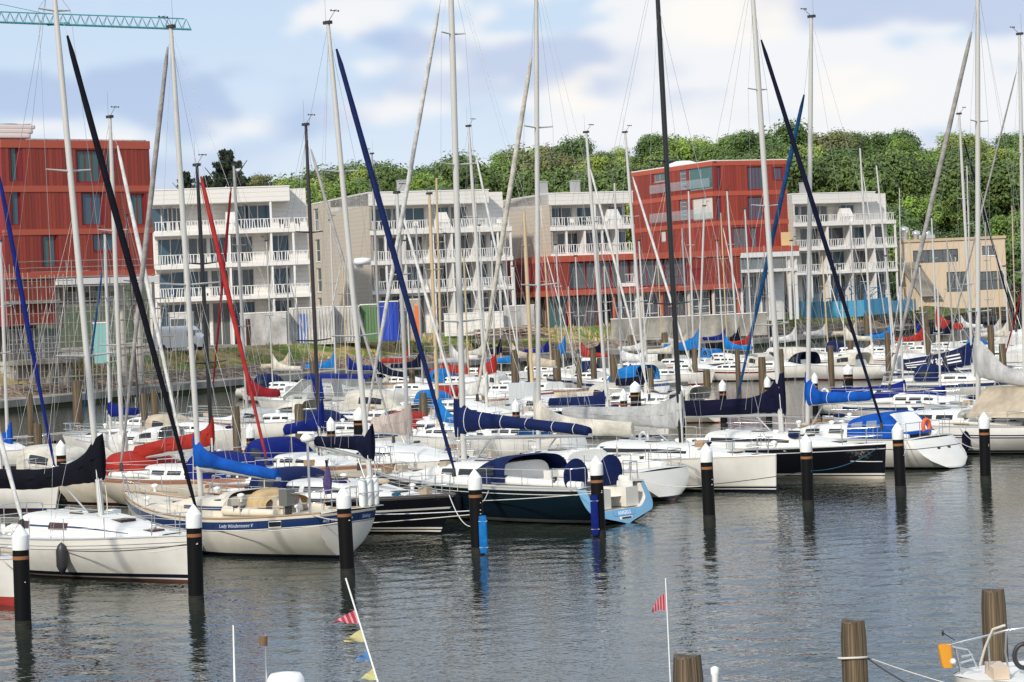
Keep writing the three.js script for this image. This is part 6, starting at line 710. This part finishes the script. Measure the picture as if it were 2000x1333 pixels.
{ const o = P(985, 800, 124); o.y = 0; const g = thing('finger_pier', 'short white edged pier with a utility box behind the navy boom cover', 'pier', o, -.12); mk().box(-1.2, .55, -.8, 7, .72, .8).build('pier_deck', M.lightconc, g); mk().box(-1.2, -.6, -.7, 7, .549, .7).build('pier_wall', M.algae, g); mk().box(.3, .72, -.3, 1.9, 2.3, .3).build('utility_box', mat([.52, .55, .56], .5), g); }

// ================= ropes, fenders, small things =================
const rope = (a, b, sag, m, label, r = .014) => { const n = 14, pts = []; for (let k = 0; k <= n; k++) { const t = k / n; pts.push([lerp(a.x, b.x, t), lerp(a.y, b.y, t) - sag * 4 * t * (1 - t), lerp(a.z, b.z, t)]); } tag(mk().path(pts, r, 5).build('mooring_line', m), label, 'rope', 'mooring lines'); };
const bp = (b, s, side, dy = 0) => { const p = b.hp(s, b.sheer(s), side); return b.g.localToWorld(V3(p[0], p[1] + dy, p[2])); };
scene.updateMatrixWorld(true);
const onPile = (k, y, dx = .12) => V3(FP[k].x + dx, y, FP[k].z + .17);
rope(onPile(0, 1.05), bp(FR[0], .96, 1), .02, M.rope, 'pale mooring line from the first capped pile to the red waterline yacht');
rope(onPile(1, 1.45), bp(FR[1], .62, 1, -.25), .1, M.darkrope, 'dark mooring line with snubber from the second pile along the white hull');
rope(onPile(1, 1.42), onPile(1, 1.2, -.2).add(V3(-1.0, .0, -.6)), .03, M.rope, 'short pale rope end at the second capped pile');
rope(onPile(2, 1.42), bp(FR[2], .02, -1), .05, M.rope, 'pale mooring line from the third pile to the ivory stern corner');
rope(onPile(2, 1.42), bp(FR[2], .34, -1, -.3), .12, M.rope, 'pale mooring line along the blue name stripe');
rope(bp(FR[2], .05, -1), bp(FR[2], .0, .2, -.5), .75, M.whitewire, 'slack white rope hanging in a loop under the ivory stern');
rope(onPile(3, 1.2), bp(FR[3], .34, 1, -.35), .12, M.whitewire, 'white mooring line from the fourth pile back along the black hull');
rope(onPile(3, 1.1), bp(FR[3], .3, 1, -.95), .05, M.rope, 'second thin line low along the black hull');
rope(bp(FR[3], .985, 1), onPile(3, .95), .5, M.whitewire, 'slack white bow line between black bow and fourth pile');
rope(onPile(3, 1.4), bp(FR[4], .35, -1, -.1), .08, M.rope, 'pale line from the fourth pile to the dark blue yacht');
rope(onPile(4, 1.3), bp(FR[4], .03, -1), .04, M.rope, 'pale stern line from the fifth pile to the light blue stern');
rope(onPile(4, 1.25), bp(FR[4], .9, -1, -.9), .1, M.rope, 'thin long line along the dark blue hull');
rope(onPile(5, 1.1), bp(FR[4], .0, 1), .12, M.rope, 'pale line from the sixth pile to the far corner of the light blue stern');
rope(onPile(5, 1.25), bp(FR[5], .0, 1), .15, M.rope, 'pale line from the sixth pile to the round white stern');
rope(onPile(6, 1.1), bp(FR[6], .5, 1, -1.0), .12, M.darkrope, 'grey line from the seventh pile low along the pale grey hull');
rope(onPile(6, 1.1), bp(FR[7], .98, 1, -.1), .2, M.bluerope, 'blue line from the seventh pile to the black bow');
rope(bp(FR[7], .7, 1, -.05), bp(FR[7], .99, 1, -.6), .12, M.whitewire, 'slack white rope across the black bow');
rope(onPile(7, 1.2), bp(FR[8], .02, -1), .1, M.rope, 'pale line from the eighth pile to the sloping stern');
rope(onPile(8, 1.2), bp(FR[8], .0, 1), .25, M.rope, 'pale line from the ninth pile to the far side of the sloping stern');
rope(onPile(8, 1.25), bp(FR[9], .3, -1), .2, M.rope, 'pale line from the ninth pile to the blue striped yacht');
const fender = (p, m, label, s = 1, r = .13) => { const g = thing('fender', label, 'fender', V3(p.x, p.y - 1.05 * s, p.z + .13), 0, 'fenders hanging on hulls'); mk().lathe(0, 0, [[.01, 0], [r * .55, .06 * s], [r, .2 * s], [r, .62 * s], [r * .6, .76 * s], [.02, .82 * s]], 14).build('bladder', m, g); mk().cyl([0, .82 * s, 0], [0, 1.05 * s, -.1], .01, .01, 5).build('lanyard', M.rope, g); };
fender(bp(FR[1], .62, 1, .2), M.fitting, 'black pointed fender on the white plumb-bowed hull', 1, .15); fender(bp(FR[2], .44, -1), M.plastic, 'white fender on the ivory hull below the name stripe', 1, .12); fender(bp(FR[4], .47, -1, .05), M.black_cloth, 'black covered fender on the dark blue hull', .9); fender(bp(FR[9], .42, -1, .1), M.navy, 'navy fender nearer the ninth pile on the striped hull', .95, .16); fender(bp(FR[9], .28, -1, .1), M.navy, 'navy fender nearer the picture edge on the striped hull', .95, .16);
const pad = (k, dx, y0, y1, m, label) => { const g = thing('pile_fender', label, 'fender', V3(FP[k].x + dx, y0, FP[k].z + .2)); mk().grid(18, 10, (u, v) => { const a = u * 6.2832, c = Math.cos(a), s = Math.sin(a), e = v < .03 || v > .97 ? .85 : 1; return [.11 * e * Math.sign(c) * Math.pow(Math.abs(c), .5) * (1 + .06 * fbm(u * 4, v * 6, k, 2)), v * (y1 - y0), -.07 * e * Math.sign(s) * Math.pow(Math.abs(s), .5)]; }, { wrap: true }).build('padding', m, g); for (const q of [.15, .85]) mk().path([[-.115, (y1 - y0) * q, .06], [.115, (y1 - y0) * q, .06], [.115, (y1 - y0) * q, -.1]], .012, 5).build('lashing', M.rope, g); };
pad(3, .16, .03, 1.05, M.azure, 'bright blue padded fender lashed to the fourth pile'); pad(4, -.12, .04, 1.2, M.royal, 'royal blue padded fender lashed to the fifth pile');

// ---- foreground: wheelhouse top with aerials, bunting, marker pole, pulpit ----
{
  const d = 30, o = P(500, 1420, d); o.y = 0; const g = thing('motor_cruiser', 'white boat below the picture edge showing only aerials and a domed radar', 'motorboat', o);
  const loc = (px, py, dd = d) => { const p = P(px, py, dd); return [p.x - o.x, p.y, p.z - o.z]; };
  mk().box(-1.4, 1.1, -1.3, 1.6, 1.75, 1.3).build('wheelhouse', M.plastic, g); mk().grid(12, 10, (u, v) => { const s = v, h = Math.pow(1 - Math.pow(s, 3), .6); return [-2.8 + 6 * v, u < .5 ? .2 + u * 1.8 : 1.1, (u < .5 ? 1 : 1 - (u - .5) * 4) * 1.6 * h]; }).build('hull', M.white, g);
  mk().cyl([loc(458, 1360)[0], 1.7, 0], loc(455, 1222), .016, .010, 6).build('aerial', M.plastic, g); mk().cyl([loc(519, 1360)[0], 1.7, 0], loc(518, 1240), .014, .012, 6).build('reflector_pole', M.steel, g); { const a = loc(514, 1262), b = loc(514, 1243); mk().cyl(a, b, .055, .055, 10).build('radar_reflector', mat([.16, .09, .05], .5), g); }
  const c = loc(558, 1335); mk().lathe(c[0], c[2], [[.01, 1.7], [.20, 1.75], [.25, c[1] - .05], [.24, c[1] + .06], [.2, c[1] + .12], [.05, c[1] + .145], [.01, c[1] + .15]], 20).build('radar_dome', M.plastic, g);
  const s0 = P(675, 1130, 31), s1 = P(748, 1365, 31), s2 = P(790, 1500, 31), bt = thing('bunting_line', 'stay with red, yellow and blue pennants hanging over the water', 'bunting', s2.clone()); const L = q => [q.x - s2.x, q.y - s2.y, q.z - s2.z], lp = t => { const p = s0.clone().lerp(s1, t); return L(p); };
  mk().cyl(L(s0), L(s2), .012, .014, 6).build('stay', M.plastic, bt); const tStripe = tex(64, 8, (u, v) => { const q = (Math.sin(u * 6.2832 * 5) > .2 ? 1 : .0); return [.78 + .1 * q, .22 + .45 * q, .28 + .42 * q]; }, { srgb: true }); const thin = (c, o = {}) => new THREE.MeshPhysicalMaterial({ color: C(...c), roughness: .9, transmission: .3, thickness: 0, side: THREE.DoubleSide, ...o }); const pcol = [thin([.9, .9, .9], { map: tStripe }), thin([.62, .56, .26]), thin([.10, .24, .48]), thin([.60, .56, .24])];
  [[.26, .375, -.34, 0], [.42, .53, -.26, 1], [.59, .69, -.18, 2], [.745, .85, -.2, 3]].forEach(([a, b, w, k]) => { const p = lp(a), q = lp(b); mk().grid(12, 8, (u, v) => { const e = lerp(0, w, u), x = lerp(p[0], q[0], v), y = lerp(p[1], q[1], v), m = (p[1] + q[1]) / 2 - .06 * u * 2; return [x + e + (v - .5) * .0, lerp(y, q[1] - .0 + .02, u), p[2] + .07 * Math.sin(u * 9 + v * 4 + k * 2) * u]; }).build('pennant', pcol[k], bt, ['red striped pennant', 'yellow pennant', 'blue pennant', 'lower yellow pennant'][k]); });
  const m0 = P(1300, 1130, 33), m1 = P(1304, 1333, 33), mp = thing('marker_pole', 'thin white pole with a small red pennant in the foreground', 'pole', V3(m1.x, 0, m1.z)); mk().cyl([.05, -.4, 0], [m0.x - m1.x, m0.y, 0], .013, .009, 6).build('pole', M.plastic, mp); const f0 = P(1300, 1160, 33), f1 = P(1301, 1196, 33); mk().grid(8, 6, (u, v) => [f0.x - m1.x - u * .2, lerp(f0.y, f1.y, v * (1 - .75 * u)) - u * u * .16 - u * .05, .05 * Math.sin(u * 8 + v * 2) * u]).build('pennant', pcol[0], mp);
  const l0 = P(1396, 1302, 30), lt = thing('lantern_post', 'short white lantern on a pole beside the thick foreground pile', 'lantern', V3(l0.x, 0, l0.z)); mk().cyl([0, -.4, 0], [0, l0.y - .3, 0], .03, .03, 8).build('post', M.steel, lt); mk().lathe(0, 0, [[.01, l0.y - .3], [.04, l0.y - .28], [.045, l0.y - .12], [.055, l0.y - .1], [.055, l0.y - .02], [.01, l0.y]], 12).build('lamp', M.plastic, lt);
}
{ // bow of a boat with pulpit at the lower right corner
  const d = 33, o = P(1960, 1420, d), base = V3(o.x, 0, o.z), g = thing('sailing_yacht', 'white bow with tubular pulpit and orange lifebelt case in the lower corner', 'sailboat', base); const T = (px, py, z = 0) => { const p = P(px, py, d - z); return [p.x - base.x, p.y, p.z - base.z]; };
  const dk = T(1900, 1318)[1]; mk().grid(16, 8, (u, v) => { const a = Math.PI * (u - .5), x0 = T(1862, 1318)[0]; return [x0 + 3.4 * (1 - Math.cos(a)) * .9 * (1 - 0) + .25 * (1 - v), lerp(.2, dk, v), 1.25 * Math.sin(a)]; }).build('hull', M.white, g); mk().grid(12, 8, (u, v) => { const a = Math.PI * (v - .5), x0 = T(1862, 1318)[0], x = x0 + 3.4 * (1 - Math.cos(a)) * .9, z = 1.25 * Math.sin(a); return [lerp(x, x0 + 3.0, u * (z * z < 1.5 ? 1 : 1)), dk + .02 * Math.sin(u * 3), z]; }).build('deck', M.deck, g);
  const tube = (pts, m = M.steel, r = .016, nm = 'pulpit_tube') => mk().path(pts.map(p => T(...p)), r, 7).build(nm, m, g);
  tube([[1852, 1262, .1], [1880, 1254, .2], [1930, 1242, .3], [1966, 1232, .5], [2010, 1226, .5]]); tube([[1852, 1262, .1], [1890, 1270, -.4], [1896, 1278, -.4], [1912, 1310, -.4], [1925, 1340, -.4]]); tube([[1866, 1266, 0], [1874, 1300, 0], [1882, 1338, 0]]); tube([[1930, 1240, .3], [1934, 1310, .3]]); tube([[1966, 1232, .5], [1964, 1275, .5], [1972, 1318, .5]]); tube([[1878, 1284, .2], [1900, 1279, .2]]); tube([[1876, 1296, .2], [1902, 1288, .2]]); tube([[1870, 1304, -.2], [1912, 1314, -.3]]);
  mk().path([T(1964, 1222, .5), T(1940, 1230, .4), T(1925, 1265, .3), T(1915, 1300, .2)], .02, 6).build('coiled_rope', M.rope, g);
  { const a = T(1846, 1280, .1); mk().grid(20, 10, (u, v) => { const q = u * 6.2832, c = Math.cos(q), s = Math.sin(q), w = .10 - .02 * (1 - v), e = v < .05 || v > .95 ? .86 : 1; return [a[0] + .03 * (1 - v) + w * e * Math.sign(c) * Math.pow(Math.abs(c), .5), a[1] - .18 + v * .33, a[2] - .06 * Math.sign(s) * Math.pow(Math.abs(s), .6)]; }, { wrap: true }).build('lifebelt_case', M.yellow, g, 'orange lifebelt case'); const l = T(1862, 1293, .15); mk().ball(l[0], l[1], l[2], .045).build('lamp', M.plastic, g); const k = T(1842, 1237, .1); mk().ball(k[0], k[1], k[2], .02, .045, .02, 8, 6).build('mirror', M.fitting, g); mk().cyl(k, T(1865, 1251, .1), .008, .008, 5).build('mirror_arm', M.fitting, g); }
  const t0 = T(2000, 1282, .3); mk().path(Array.from({ length: 17 }, (_, k) => [t0[0] + .13 * Math.cos(k / 16 * 6.2832), t0[1] + .17 * Math.sin(k / 16 * 6.2832), t0[2]]), .035, 8).build('tyre', M.fitting, g); mk().box(...T(1925, 1325).map((v, i) => i === 1 ? dk + .01 : v - .0), ...T(1972, 1305, .6).map((v, i) => v)).build('deck_locker', mat([.60, .48, .36], .7), g);
  const w0 = P(1690, 1283, 33.2); rope(w0, P(1790, 1345, 30.5), .02, M.darkrope, 'dark rope running down from the looped foreground pile', .012); rope(w0, P(1885, 1345, 32), .02, M.rope, 'thin pale rope from the looped pile towards the white pulpit', .008); { const p = P(1666, 1283, 33), pts = []; for (let k = 0; k <= 16; k++) { const t = k / 16 * 6.2832; pts.push([p.x + .205 * Math.cos(t), p.y + .03 * Math.sin(t * 1) - .02, p.z + .205 * Math.sin(t)]); } tag(mk().path(pts, .018, 6).build('rope_loop', M.rope), 'rope loop laid around the middle foreground pile', 'rope'); }
}
renderer.render(scene, camera);
